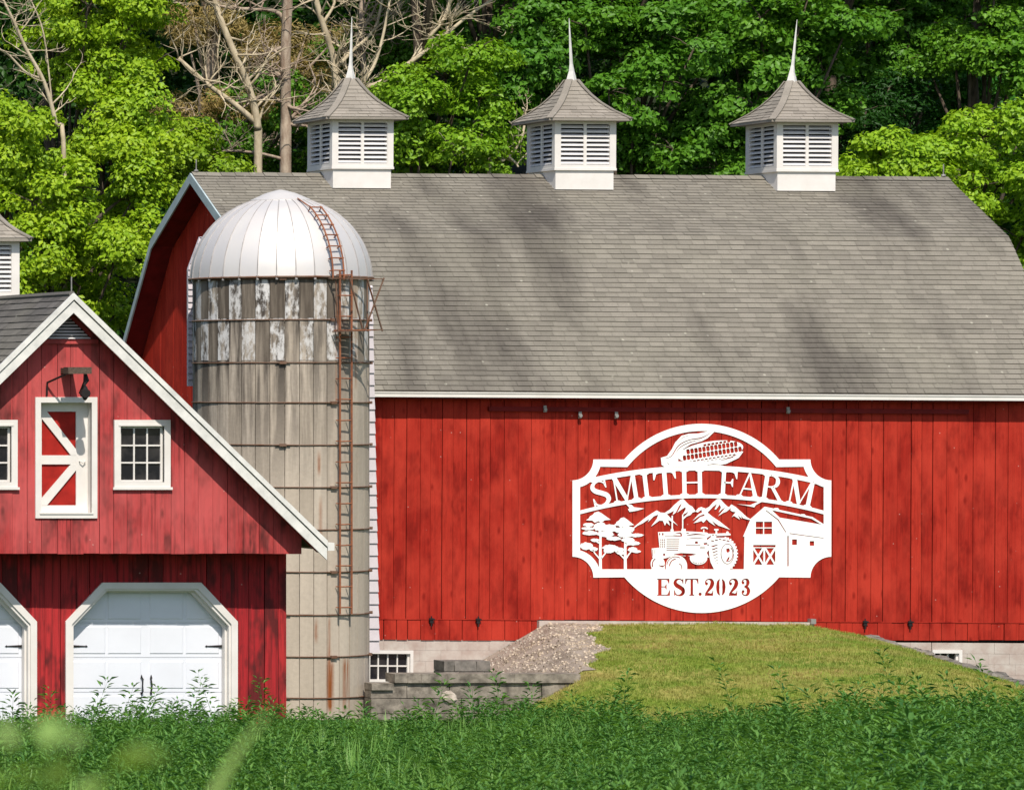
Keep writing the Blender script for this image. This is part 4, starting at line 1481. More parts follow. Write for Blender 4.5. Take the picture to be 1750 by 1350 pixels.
def glyph(ch):
    if ch == 'I': return stem(0.25), 0.5
    if ch == 'H': return stem(0.22) + stem(0.90) + [rc_(0.25, 0.47, 0.87, 0.53)], 1.12
    if ch == 'T': return [rc_(0.41, 0, 0.59, 1), serif(0.5, 0, 0.19, 1), rc_(0.03, 0.94, 0.97, 1.0), [(0.03, 1), (0.03, 0.68), (0.075, 0.68), (0.16, 0.9), (0.3, 0.95)], [(0.97, 1), (0.97, 0.68), (0.925, 0.68), (0.84, 0.9), (0.7, 0.95)]], 1.0
    if ch == 'F': return stem(0.22) + [rc_(0.25, 0.94, 0.84, 1.0), [(0.84, 1), (0.84, 0.68), (0.80, 0.68), (0.70, 0.9), (0.55, 0.95)], rc_(0.25, 0.49, 0.62, 0.55), [(0.66, 0.68), (0.66, 0.36), (0.62, 0.36), (0.56, 0.48), (0.50, 0.52), (0.56, 0.56), (0.62, 0.68)]], 0.88
    if ch == 'E': return stem(0.22, 0.23) + [rc_(0.25, 0.93, 0.84, 1.0), [(0.84, 1), (0.84, 0.70), (0.80, 0.70), (0.70, 0.9), (0.55, 0.95)], rc_(0.25, 0.49, 0.62, 0.55), [(0.66, 0.68), (0.66, 0.36), (0.62, 0.36), (0.56, 0.48), (0.50, 0.52), (0.56, 0.56), (0.62, 0.68)],
                           rc_(0.25, 0.0, 0.86, 0.06), [(0.88, 0), (0.88, 0.33), (0.84, 0.33), (0.74, 0.1), (0.58, 0.05)]], 0.92
    if ch == 'M': return [rc_(0.16, 0, 0.22, 1), serif(0.19, 0, 0.15, 1), rc_(0.02, 0.965, 0.24, 1), [(0.10, 1), (0.32, 1), (0.70, 0.10), (0.62, 0.0), (0.56, 0.0)], [(0.60, 0.0), (0.64, 0.0), (1.04, 1), (0.97, 1)], rc_(0.95, 0, 1.13, 1), serif(1.04, 0, 0.18, 1), rc_(0.95, 0.965, 1.25, 1)], 1.24
    if ch == 'A': return [[(0.12, 0), (0.18, 0), (0.53, 0.90), (0.50, 0.97), (0.48, 0.96)], [(0.47, 1), (0.55, 1), (0.98, 0), (0.77, 0)], rc_(0.27, 0.30, 0.80, 0.36), serif(0.15, 0, 0.14, 1), serif(0.88, 0, 0.20, 1)], 1.08
    if ch == 'R': return stem(0.22) + quads(stroke([(0.26, 0.97), (0.48, 0.97), (0.66, 0.90), (0.72, 0.745), (0.66, 0.59), (0.48, 0.52), (0.26, 0.515)], [0.06, 0.06, 0.13, 0.18, 0.13, 0.06, 0.06])) + [[(0.42, 0.53), (0.56, 0.56), (0.98, 0.05), (1.06, 0.03), (1.06, 0.0), (0.84, 0.0)]], 1.06
    if ch == 'S': return quads(stroke([(0.66, 0.78), (0.60, 0.90), (0.42, 0.975), (0.22, 0.91), (0.15, 0.75), (0.25, 0.61), (0.45, 0.50), (0.64, 0.37), (0.68, 0.20), (0.56, 0.06), (0.36, 0.02), (0.18, 0.09), (0.10, 0.26)], [0.05, 0.06, 0.05, 0.12, 0.17, 0.19, 0.19, 0.19, 0.17, 0.12, 0.05, 0.06, 0.05])) + [[(0.64, 1), (0.69, 1), (0.69, 0.68), (0.65, 0.68), (0.60, 0.84)], [(0.08, 0), (0.13, 0), (0.18, 0.16), (0.12, 0.33), (0.08, 0.33)]], 0.80
    if ch == '.': return [arc(0.12, 0.09, 0.10, 0, 345, 14)], 0.24
    if ch == '2': return [arc(0.17, 0.70, 0.095, 0, 345, 14)] + quads(stroke([(0.09, 0.72), (0.14, 0.88), (0.32, 0.97), (0.50, 0.90), (0.55, 0.72), (0.47, 0.52), (0.28, 0.30), (0.10, 0.10)], [0.06, 0.06, 0.05, 0.14, 0.20, 0.18, 0.12, 0.07])) + [[(0.05, 0.0), (0.05, 0.06), (0.12, 0.16), (0.30, 0.17), (0.45, 0.13), (0.54, 0.18), (0.57, 0.30), (0.62, 0.30), (0.60, 0.0)]], 0.68
    if ch == '0':
        l = stroke([(0.27, 0.985), (0.155, 0.80), (0.13, 0.5), (0.155, 0.20), (0.27, 0.015)], [0.015, 0.13, 0.17, 0.13, 0.015])
        r_ = stroke([(0.39, 0.985), (0.505, 0.80), (0.53, 0.5), (0.505, 0.20), (0.39, 0.015)], [0.015, 0.13, 0.17, 0.13, 0.015])
        return quads(l) + quads(r_), 0.68
    if ch == '3': return [arc(0.17, 0.76, 0.095, 0, 345, 14), arc(0.17, 0.24, 0.095, 0, 345, 14)] + quads(stroke([(0.09, 0.78), (0.15, 0.90), (0.31, 0.97), (0.46, 0.91), (0.50, 0.76), (0.44, 0.60), (0.26, 0.52)], [0.05, 0.06, 0.05, 0.14, 0.18, 0.13, 0.05])) + quads(stroke([(0.26, 0.52), (0.46, 0.46), (0.54, 0.28), (0.48, 0.09), (0.31, 0.02), (0.15, 0.09), (0.09, 0.22)], [0.05, 0.13, 0.19, 0.14, 0.05, 0.06, 0.05])), 0.66


# EST.2023 cut through the lower plate
cuts_ = []
for ch, xa, xb in (('E', 588, 676), ('S', 690, 766), ('T', 764, 852), ('.', 848, 872), ('2', 884, 948), ('0', 958, 1022), ('2', 1034, 1098), ('3', 1112, 1172)):
    BOLD = 1.35
    g, w_ = glyph(ch)
    BOLD = 1.0
    for p in g: cuts_.append([(xa + x / w_ * (xb - xa), 1158 - y * 106) for x, y in p])
plate = sheet('border', [outer], [h1, h2, h3] + cuts_)

for ch, uc, uw in (('S', 237, 128), ('M', 392, 176), ('I', 521, 72), ('T', 641, 150), ('H', 810, 160), ('F', 1035, 120), ('A', 1166, 150), ('R', 1312, 152), ('M', 1488, 172)):
    g, w_ = glyph(ch)
    th = math.asin((uc - CX) / 3005)
    polys = []
    for p in g:
        q = []
        for x, y in p:
            dx = (x / w_ - 0.5) * uw
            rr_ = RB_ - 3 + y * 156
            q.append((CX + rr_ * math.sin(th) + dx * math.cos(th), CY - rr_ * math.cos(th) + dx * math.sin(th)))
        polys.append(q)
    sheet('letter', polys, dy=-0.002)

# ear of corn
def rot(pts, c, a):
    ca, sa = math.cos(R(a)), math.sin(R(a))
    return [(c[0] + x * ca - y * sa, c[1] + x * sa + y * ca) for x, y in pts]
ear = rot([(x * 1.0, y) for x, y in arc(0, 0, 205, 0, 357, 60, 64)], (925, 262), -9)
kern = []
for row, (yo, hh, xa, xb) in enumerate(((-46, 14, -40, 150), (-22, 32, -150, 180), (13, 32, -178, 190), (41, 8, -170, 165), (53, 4, -60, 120))):
    x = xa
    while x < xb:
        lim = 205 * math.sqrt(max(0, 1 - (yo / 64) ** 2)) - 14
        if abs(x + 10) < lim:
            kern.append(rot([(x + 1, yo - hh / 2 + 5), (x + 6, yo - hh / 2), (x + 17, yo - hh / 2), (x + 22, yo - hh / 2 + 5), (x + 22, yo + hh / 2 - 5 if hh > 12 else yo + hh / 2), (x + 17, yo + hh / 2), (x + 6, yo + hh / 2), (x + 1, yo + hh / 2 - 5 if hh > 12 else yo + hh / 2)] if hh > 12 else [(x + 2, yo - hh / 2), (x + 20, yo - hh / 2), (x + 20, yo + hh / 2), (x + 2, yo + hh / 2)], (925, 262), -9))
        x += 25
sheet('corn_ear', [ear], kern, dy=-0.001)
husk = [(615, 300), (655, 288), (685, 245), (705, 205), (745, 162), (790, 150), (850, 148), (905, 136), (952, 133), (935, 150), (905, 178), (870, 196), (800, 216), (755, 245), (728, 285), (722, 318), (735, 352), (640, 356), (620, 345)]
leaf2 = [(700, 322), (830, 322), (960, 322), (1060, 300), (1118, 258), (1128, 262), (1100, 300), (1020, 338), (985, 342), (1025, 356), (860, 358), (690, 356)]
BOLD = 1.4
hcut = quads(stroke([(632, 306), (680, 290), (725, 225), (790, 190), (870, 175), (925, 145)], [1, 4, 5, 4, 5, 2])) + quads(stroke([(700, 280), (740, 232), (800, 202), (870, 186)], [1, 4, 4, 1])) + quads(stroke([(650, 322), (668, 345)], [1, 3])) + quads(stroke([(715, 215), (750, 175), (795, 160)], [1, 3, 1]))
BOLD = 1.0
sheet('corn_husk', [husk], hcut, dy=-0.003)
sheet('corn_husk', [leaf2], quads(stroke([(890, 350), (940, 340), (1000, 346)], [1, 5, 1])) + quads(stroke([(900, 326), (1010, 312), (1095, 280)], [1, 2.5, 1])), dy=-0.004)

# trees
trg = random.Random(14)
def jag(cx, cy, rx, ry, n=34, a=0.16):
    return [(cx + rx * (1 + trg.uniform(-a, a)) * math.cos(2 * math.pi * i / n), cy + ry * (1 + trg.uniform(-a, a)) * math.sin(2 * math.pi * i / n)) for i in range(n)]
def tri_top(cx, cy, rx, ry): return [(cx - rx, cy + ry * .6), (cx - rx * .75, cy + ry * .2), (cx - rx * .7, cy - ry * .1), (cx - rx * .45, cy - ry * .4), (cx - rx * .3, cy - ry * .8), (cx, cy - ry), (cx + rx * .25, cy - ry * .7), (cx + rx * .5, cy - ry * .3), (cx + rx * .75, cy + ry * .1), (cx + rx, cy + ry * .5), (cx + rx * .5, cy + ry * .6), (cx + rx * .3, cy + ry), (cx, cy + ry * .75), (cx - rx * .3, cy + ry * 1.05), (cx - rx * .5, cy + ry * .65)]
for tx, els, br, tops in ((238, [(165, 716, 32, 12), (162, 740, 38, 10), (175, 768, 46, 13), (240, 730, 44, 26), (298, 738, 44, 24), (268, 775, 52, 18), (205, 812, 26, 10), (150, 848, 40, 22), (196, 868, 24, 14), (322, 802, 44, 12), (300, 860, 46, 20), (292, 880, 34, 12)],
                          [[(232, 925), (205, 895), (190, 870)], [(244, 925), (272, 890), (285, 868)], [(230, 830), (200, 810)], [(240, 790), (290, 770)]], (226, 668, 76, 34)),
                         (393, [(360, 750, 40, 16), (410, 745, 40, 20), (462, 782, 42, 11), (395, 778, 46, 18), (440, 832, 46, 13), (410, 810, 40, 14), (352, 872, 36, 16), (368, 893, 30, 9), (440, 870, 30, 14), (462, 882, 28, 9)],
                          [[(388, 928), (360, 900), (345, 880)], [(398, 928), (420, 895), (440, 875)], [(392, 850), (430, 830)], [(390, 800), (360, 770)]], (384, 702, 64, 32))):
    pl_ = [stroke([(tx + 1, 1000), (tx, 900), (tx + 1, 780), (tx, 690)], [18, 16, 12, 7])]
    pl_ += [jag(*e) for e in els] + [tri_top(*tops)]
    pl_ += [stroke(b, [9, 7, 5][:len(b)]) for b in br]
    sheet('tree_figure', pl_, dy=-0.003)

# mountains
mts = [[(428, 748), (470, 712), (520, 672), (560, 645), (590, 627), (612, 640), (640, 642), (672, 622), (700, 592), (738, 560), (755, 556), (790, 592), (812, 604), (832, 634), (812, 640), (800, 655), (775, 665), (752, 686), (758, 668), (780, 648), (790, 625), (778, 640), (750, 655), (770, 622), (768, 606), (742, 622), (718, 640), (738, 604), (746, 580), (728, 600), (708, 640), (690, 655), (697, 628), (672, 642), (652, 650), (690, 690), (722, 722), (690, 700), (660, 686), (672, 722), (650, 702), (640, 722), (628, 692), (606, 690), (556, 726), (590, 680), (600, 652), (570, 664), (535, 700), (545, 678), (500, 708), (470, 722), (430, 752)],
       [(832, 634), (850, 612), (868, 606), (895, 616), (915, 606), (942, 576), (968, 556), (985, 556), (1010, 584), (1032, 604), (1042, 606), (1055, 590), (1082, 606), (1120, 640), (1150, 668), (1178, 684), (1165, 686), (1128, 676), (1112, 655), (1120, 678), (1092, 656), (1108, 684), (1070, 660), (1058, 668), (1082, 638), (1060, 634), (1048, 626), (1055, 608), (1025, 634), (1000, 644), (974, 662), (1008, 622), (1016, 608), (996, 620), (976, 640), (990, 610), (982, 590), (960, 620), (950, 622), (966, 585), (940, 604), (920, 626), (905, 640), (940, 668), (980, 694), (1048, 748), (1000, 730), (975, 722), (930, 690), (955, 724), (918, 700), (900, 682), (880, 704), (868, 692), (845, 700), (820, 706), (862, 668), (890, 660), (882, 650), (850, 664), (815, 690), (852, 650), (872, 640), (868, 622), (845, 640)]]
sheet('mountains', mts, dy=-0.0025)
sheet('bird', [[(395, 584), (432, 592), (448, 607), (512, 615), (468, 628), (448, 632), (420, 636), (411, 622), (420, 612)]], dy=-0.0035)
sheet('bird', [[(1088, 587), (1140, 592), (1172, 594), (1195, 584), (1228, 570), (1242, 574), (1205, 594), (1196, 608), (1170, 602), (1130, 594)]], dy=-0.0035)

# tractor
tp_ = [[(597, 762), (760, 756), (900, 764), (912, 772), (935, 772), (1040, 768), (1050, 774), (1048, 782), (960, 786), (955, 830), (900, 890), (915, 920), (870, 915), (790, 912), (780, 905), (690, 890), (660, 880), (607, 862)],
       [(558, 864), (612, 858), (690, 868), (760, 900), (770, 912), (700, 905), (648, 924), (610, 930), (562, 920)],
       arc(1003, 900, 86, 0, 356, 56, 104), arc(850, 925, 54, 0, 356, 30, 40), arc(713, 972, 66, 180, 360, 30, 66) + [(779, 1000), (647, 1000)], arc(596, 962, 44, 150, 350, 24, 50) + [(640, 1000), (556, 1000)],
       [(915, 840), (960, 796), (1010, 796), (1010, 1000), (950, 1000), (925, 950), (916, 900)],
       rc_(682, 660, 690, 756), rc_(748, 652, 755, 756), rc_(744, 742, 770, 850), rc_(676, 744, 694, 758), rc_(948, 742, 974, 752), rc_(956, 750, 966, 776),
       arc(886, 745, 24, 200, 345, 14, 16) + arc(886, 748, 17, 345, 200, 14, 11), rc_(880, 745, 886, 772), arc(1030, 764, 7, 0, 340, 10)]
tp_ += [rot([(0, -6), (9, -4), (9, 4), (0, 6)], (1003 + 84 * math.cos(R(a)), 900 + 102 * math.sin(R(a))), a) for a in range(-80, 70, 11)]
tcut = [rc_(650, 806 + i * 13, 732 - i * 1.5, 811 + i * 13) for i in range(6)]
for i in range(3):
    for j in range(4): tcut.append(rc_(612 + i * 11, 806 + j * 14, 618 + i * 11, 816 + j * 14))
tcut += [rc_(604, 768, 612, 782), rc_(622, 768, 632, 782), rc_(640, 786, 735, 789)]
BOLD = 1.8
tcut += quads(stroke([(700, 772), (735, 768), (742, 780), (740, 786), (690, 782)], [1, 5, 5, 4, 1])) + quads(stroke([(775, 784), (830, 776), (895, 780)], [2, 5, 1])) + quads(stroke([(775, 806), (830, 798), (890, 804)], [1, 3, 1]))
tcut += [rc_(774, 766, 790, 772), rc_(770, 842, 862, 846), [(690, 900), (740, 892), (810, 895), (840, 902), (800, 910), (730, 908)], rc_(828, 820, 846, 834), rc_(858, 856, 890, 862), rc_(935, 776, 945, 784), rc_(955, 778, 963, 784), rc_(562, 870, 566, 914), rc_(572, 872, 575, 900), rc_(582, 872, 584, 890), [(628, 898), (640, 894), (644, 908), (630, 910)]]
tcut += quads(stroke(arc(708, 972, 55, 185, 300, 14, 56), [3] * 15)) + quads(stroke(arc(712, 974, 42, 180, 265, 10, 44), [4] * 11)) + quads(stroke(arc(722, 984, 24, 280, 380, 10, 26), [3] * 11)) + quads(stroke(arc(600, 965, 38, 160, 240, 10, 42), [4] * 11)) + quads(stroke([(600, 968), (625, 976), (640, 966)], [1, 6, 1]))
tcut += quads(stroke(arc(1030, 898, 40, 0, 350, 40, 62), [2.5] * 41)) + quads(stroke(arc(1036, 898, 28, -60, 110, 20, 46), [3] * 21)) + [[(1022, 866), (1040, 862), (1046, 880), (1034, 892), (1024, 884)], [(1034, 920), (1044, 914), (1040, 934), (1018, 952), (1024, 938)]]
tcut += [[(926 + d * .25, 850 + d), (968, 838 + d), (970, 843 + d), (940, 856 + d)] for d in range(0, 120, 19)]
tcut += quads(stroke(arc(850, 928, 44, 30, 150, 12, 30), [3, 1] * 6 + [3])) + [[(900, 800), (925, 784), (930, 790), (905, 812)], [(880, 830), (905, 828), (905, 838), (884, 842)], rc_(905, 838, 914, 846)]
tcut += [[(930 + i * 24, 802 + abs(i - 2) * 5), (950 + i * 24, 808 + abs(i - 2) * 4), (944 + i * 24, 812 + abs(i - 2) * 5), (926 + i * 24, 808 + abs(i - 2) * 5)] for i in range(5)]
BOLD = 1.0
sheet('tractor_figure', tp_, tcut, dy=-0.002)

# little barn
bp = [[(1128, 790), (1175, 680), (1262, 604), (1290, 608), (1560, 668), (1634, 716), (1634, 1045), (1132, 1000), (1132, 790)]]
bp = [[(1128, 790), (1175, 680), (1262, 604), (1300, 620), (1356, 672), (1634, 718), (1655, 760), (1655, 908), (1548, 908), (1548, 1000), (1132, 1000), (1136, 790)],
      [(1262, 604), (1275, 606), (1560, 668), (1634, 716), (1632, 724), (1552, 678), (1290, 622)], [(1318, 617), (1325, 612), (1345, 612), (1355, 626)], [(1485, 656), (1492, 650), (1510, 650), (1522, 663)]]
bcut = [rc_(1206, 697, 1252, 733), rc_(1258, 697, 1308, 733), rc_(1206, 739, 1252, 775), rc_(1258, 739, 1308, 775), rc_(1190, 842, 1330, 856), rc_(1432, 807, 1463, 842), rc_(1542, 818, 1570, 847), rc_(1403, 785, 1411, 975)]
for x0_ in (1190, 1264):
    x1_ = x0_ + 64
    y0_, y1_ = 861, 965
    xm, ym = (x0_ + x1_) / 2, (y0_ + y1_) / 2
    t = 7
    bcut += [[(x0_ + t, y0_), (x1_ - t, y0_), (xm, ym - t * 1.5)], [(x0_ + t, y1_), (x1_ - t, y1_), (xm, ym + t * 1.5)], [(x0_, y0_ + t * 1.4), (x0_, y1_ - t * 1.4), (xm - t, ym)], [(x1_, y0_ + t * 1.4), (x1_, y1_ - t * 1.4), (xm + t, ym)]]
bcut += quads(stroke([(1268, 626), (1346, 686), (1394, 764)], [5, 7, 5], 1, False)) + [[(1416, 768), (1632, 798), (1632, 802), (1416, 773)]]
sheet('barn_figure', bp, bcut, dy=-0.0028)


# ------------------------------------------------------------------ trees
def leaf_mesh(P, N, L, Wd, rs):
    """rhombic folded leaves: centres P, normals N, lengths L, widths Wd"""
    n = len(P)
    a = rs.normal(size=(n, 3))
    a -= (a * N).sum(1, keepdims=True) * N
    a /= np.linalg.norm(a, axis=1, keepdims=True) + 1e-9
    b = np.cross(N, a)
    L = L[:, None]; Wd = Wd[:, None]
    fold = 0.18 * Wd
    V = np.stack([P - a * L * 0.5, P - a * L * 0.05 + b * Wd * 0.5 + N * fold, P + a * L * 0.5 - N * fold * 0.8, P - a * L * 0.05 - b * Wd * 0.5 + N * fold], 1).reshape(-1, 3)
    i = np.arange(n)[:, None] * 4
    return V, np.concatenate([i + np.array([[0, 1, 2]]), i + np.array([[0, 2, 3]])])


def unit(v): return v / (np.linalg.norm(v, axis=1, keepdims=True) + 1e-9)


def crown(lobes, rs, leaf=0.13, clump=0.46, per=175, dens=7.0, up=0.55, flat=0.55, wide=(0.5, 0.75)):
    Ps, Ns, Ls = [], [], []
    for (c, Rr) in lobes:
        k = int(dens * Rr * Rr + 5)
        d = unit(rs.normal(size=(k, 3)))
        d[:, 2] = d[:, 2] * 0.9 + 0.08
        cc = np.array(c) + d * (Rr * rs.uniform(0.55, 1.08, (k, 1))) * np.array([1, 1, 0.85])
        for q, dd in zip(cc, d):
            r_ = clump * rs.uniform(0.55, 1.35)
            n = int(per * (r_ / clump) ** 1.7)
            o = unit(rs.normal(size=(n, 3)))
            o *= rs.uniform(0.25, 1.0, (n, 1)) ** 0.6
            o *= np.array([r_, r_, r_ * flat])
            o[:, 2] -= 0.35 * (o[:, 0] ** 2 + o[:, 1] ** 2) / r_
            Ps.append(q + o)
            nn = unit(unit(o) * 0.6 + dd * 0.45 + np.array([0, 0, up]) + rs.normal(size=(n, 3)) * 0.42)
            Ns.append(nn)
            Ls.append(leaf * rs.uniform(0.65, 1.3, n))
    P, N, L = np.concatenate(Ps), np.concatenate(Ns), np.concatenate(Ls)
    return leaf_mesh(P, N, L, L * rs.uniform(*wide, len(L)), rs)


def tree(name, label, cat, px, Z, lobes, tint, seed, group='leafy trees on the hillside behind the barn', mat='leaf', bark='bark', tall=True, **kw):
    rs = np.random.RandomState(seed)
    rg = random.Random(seed)
    gx = WX(px, Z)
    gz = float(ground_z(gx, Z)) - 0.1
    root = empty(name, (gx, Z, gz), label, cat, group)
    lb = []
    for (lx, ly, lr) in lobes:
        dz_ = rg.uniform(-0.9, 0.9)
        lb.append((tuple(W(lx, ly, Z + dz_)), lr * Z / F))
    # a second, deeper set so the crown has a back
    for (lx, ly, lr) in lobes[::2]:
        c = W(lx + rg.uniform(-15, 15), ly + rg.uniform(-10, 20), Z)
        lb.append(((c.x, Z + rg.uniform(1.2, 2.2), c.z), lr * Z / F * 0.8))
    if tall:  # upper crown lobes out of view, added to shade the foliage below
        for k in range(7):
            c = W(px + rg.uniform(-90, 90), rg.uniform(-330, -110), Z)
            lb.append(((c.x, Z + rg.uniform(-0.5, 2.0), c.z), rg.uniform(0.9, 1.4)))
    V, Fc = crown(lb, rs, **kw)
    o = np_obj('crown', V, [Fc], mat, root, tuple(root.location))
    o.color = (*tint, 1)
    top = max(c[0][2] for c in lb)
    mb = MB()
    path = [(gx + rg.uniform(-.05, .05) * i, Z + 1.7 + rg.uniform(-.05, .05) * i, gz + (top - gz) * i / 6) for i in range(7)]
    mb.tube(path, [0.26, 0.22, 0.19, 0.16, 0.12, 0.08, 0.03], 8)
    for (c, Rr) in lb:
        k = rg.randint(1, 4)
        s = Vector(path[k])
        t = min(5, max(1, int((c[2] - gz) / (top - gz) * 6) - 1))
        s = Vector(path[t])
        m_ = s.lerp(Vector(c), 0.5) + Vector((rg.uniform(-.2, .2), rg.uniform(-.2, .2), -0.15))
        mb.tube([s, m_, c], [0.07, 0.05, 0.02], 5)
        for _ in range(4):
            d = Vector((rg.uniform(-1, 1), rg.uniform(-1, 1), rg.uniform(-.3, .8))) * Rr * 0.8
            mb.tube([c, Vector(c) + d * 0.5 + Vector((0, 0, .05)), Vector(c) + d], [0.02, 0.014, 0.006], 4)
    mb.build('trunk', bark, root, True)
    return root


BR, MD, DK = (1.95, 1.5, 0.95), (0.8, 0.92, 1.0), (0.5, 0.62, 0.8)
tree('maple_tree', 'tall bright yellow-green maple filling the upper left corner', 'tree', 130, 98.5,
     [(150, 10, 90), (90, 80, 70), (215, 50, 75), (255, 115, 55), (170, 120, 65), (120, 150, 45), (210, 150, 40), (165, -60, 80), (250, -20, 60)], BR, 1)
tree('maple_tree', 'rounded bright maple clump left of the barn peak, above the garage ridge', 'tree', 225, 96.5,
     [(235, 195, 68), (185, 205, 50), (275, 240, 45), (215, 255, 45), (170, 250, 40)], BR, 2, tall=False)
tree('maple_tree', 'light green maple cut by the left frame edge above the garage cupola', 'tree', 30, 96.0,
     [(30, 205, 62), (75, 265, 48), (5, 270, 55), (60, 190, 45)], BR, 3, tall=False)
tree('maple_tree', 'low bushy light green maple right behind the garage roof', 'tree', 120, 94.8,
     [(55, 345, 62), (125, 320, 55), (150, 395, 68), (60, 430, 72), (200, 440, 65), (135, 490, 66), (225, 345, 48), (255, 300, 40), (195, 540, 55), (20, 480, 60), (240, 390, 45), (90, 380, 55)], BR, 4, tall=False)
tree('young_tree', 'small yellow-green sapling peeking over the barn ridge beside its left peak', 'tree', 345, 97.0,
     [(335, 262, 40), (300, 275, 40), (375, 280, 32), (320, 235, 28), (290, 310, 40)], (1.6, 1.25, 0.9), 5, tall=False, dens=7)
tree('young_tree', 'dim green shrub tree behind the pale dead trunks', 'tree', 400, 103.0,
     [(400, 255, 38), (360, 225, 36), (440, 275, 34), (540, 240, 34), (510, 190, 30), (560, 280, 40), (470, 150, 34)], MD, 6, tall=False)
tree('pine_tree', 'thin olive-brown pine with sparse needles behind the dead tree', 'tree', 410, 105.0,
     [(370, 45, 50), (430, 100, 42), (330, 190, 40), (450, 55, 40), (540, 130, 40), (370, 170, 30), (520, 70, 42), (330, 30, 40), (440, 170, 34), (580, 60, 36)], (1.25, 1.05, 1.0), 7, 'pines among the hillside trees', 'needle', 'bark_pine', leaf=0.16, per=170, dens=6, wide=(0.10, 0.18))
tree('maple_tree', 'sunlit leafy tree spreading between the first and second cupola', 'tree', 760, 98.5,
     [(720, 185, 52), (765, 135, 50), (808, 95, 48), (700, 245, 48), (775, 255, 55), (825, 225, 45), (740, 290, 45), (820, 170, 42), (690, 140, 36), (850, 280, 40)], (1.35, 1.25, 0.9), 8)
tree('maple_tree', 'mid-green tree behind the leaning bare limb at the top', 'tree', 720, 104.0,
     [(640, 60, 46), (680, 15, 55), (760, 30, 52), (830, 20, 52), (610, 160, 40), (715, 80, 46), (800, 50, 40)], MD, 9)
tree('oak_tree', 'dark oak just left of the second cupola spire', 'tree', 890, 99.5,
     [(905, 95, 50), (870, 175, 46), (900, 30, 52), (865, 110, 42), (930, 160, 42), (880, -30, 50), (860, 225, 36)], (0.62, 0.80, 0.95), 10, leaf=0.155, dens=5.0)
tree('oak_tree', 'broad dark green oak filling the gap between second and third cupola', 'tree', 1120, 100.0,
     [(1000, 45, 58), (1060, 100, 48), (1105, 50, 58), (1135, 140, 46), (1185, 85, 50), (1080, 200, 44), (1150, 255, 52), (1075, 262, 46), (1225, 165, 48), (1250, 50, 58), (1205, 235, 46), (1265, 245, 46), (1040, 160, 40), (1150, 0, 55), (1230, 290, 40), (1040, 20, 50)], (0.66, 0.84, 0.95), 12, leaf=0.155, dens=5.0)
tree('oak_tree', 'dark oak behind the third cupola spire', 'tree', 1370, 99.0,
     [(1300, 30, 58), (1375, 50, 52), (1405, 120, 48), (1425, 178, 36), (1445, 55, 44), (1310, 120, 48), (1290, 180, 40), (1380, 0, 50), (1345, 90, 40), (1400, 215, 26)], (0.72, 0.88, 0.95), 13, leaf=0.155, dens=5.0)
tree('oak_tree', 'shaded tall tree at the top between third cupola and right corner', 'tree', 1560, 103.5,
     [(1480, 40, 55), (1555, 30, 55), (1600, 90, 52), (1650, 30, 58), (1540, 105, 46), (1500, 110, 36), (1620, -20, 55), (1470, -20, 50)], (0.6, 0.78, 0.85), 14, leaf=0.155, dens=5.0)
tree('spruce_tree', 'dark deep green evergreen right of the black gap in the wood', 'tree', 1610, 105.5,
     [(1590, 165, 46), (1640, 135, 50), (1570, 225, 40), (1620, 215, 44), (1560, 270, 34), (1690, 170, 44)], (0.32, 0.6, 0.75), 15, 'pines among the hillside trees')
tree('gap_shade_tree', 'near-black tree added to stand in for the shaded gap right of the third cupola', 'tree', 1480, 101.5,
     [(1480, 190, 50), (1455, 250, 46), (1510, 240, 46), (1485, 285, 44), (1540, 190, 44), (1440, 190, 40), (1520, 150, 40), (1560, 260, 44), (1440, 300, 40), (1600, 290, 44)], (0.13, 0.26, 0.36), 18, 'pines among the hillside trees', 'leaf', 'bark', True, leaf=0.12, wide=(0.3, 0.45), dens=9)  # added tree, its near-black tint standing in for shade inside the wood
tree('maple_tree', 'bright light green maple beside the right end of the barn roof', 'tree', 1690, 95.0,
     [(1535, 275, 52), (1500, 250, 32), (1605, 262, 55), (1680, 235, 56), (1735, 205, 52), (1705, 320, 70), (1650, 330, 52), (1745, 410, 62), (1590, 310, 45), (1500, 300, 36), (1770, 300, 60), (1740, 500, 60), (1780, 470, 60)], (1.75, 1.45, 0.95), 16, tall=False)
tree('maple_tree', 'medium green tree crown in the top right corner', 'tree', 1730, 99.0,
     [(1720, 90, 52), (1755, 20, 58), (1690, 40, 44), (1770, 130, 50), (1660, 90, 36), (1700, -30, 50)], (0.85, 0.98, 0.95), 17)

# the wood further up the hill: nobody could count it
rs = np.random.RandomState(99)
lb = []
for i in range(640):
    Z = rs.uniform(108, 132)
    px = rs.uniform(-350, 2150)
    z = rs.uniform(4.5, 27)
    lb.append(((WX(px, Z), Z, z), rs.uniform(0.9, 1.9)))
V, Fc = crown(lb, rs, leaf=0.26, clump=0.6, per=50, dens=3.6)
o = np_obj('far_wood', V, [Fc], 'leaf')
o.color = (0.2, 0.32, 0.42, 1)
tag(o, 'dark mass of far trees climbing the hill behind', 'woodland', None, 'stuff')


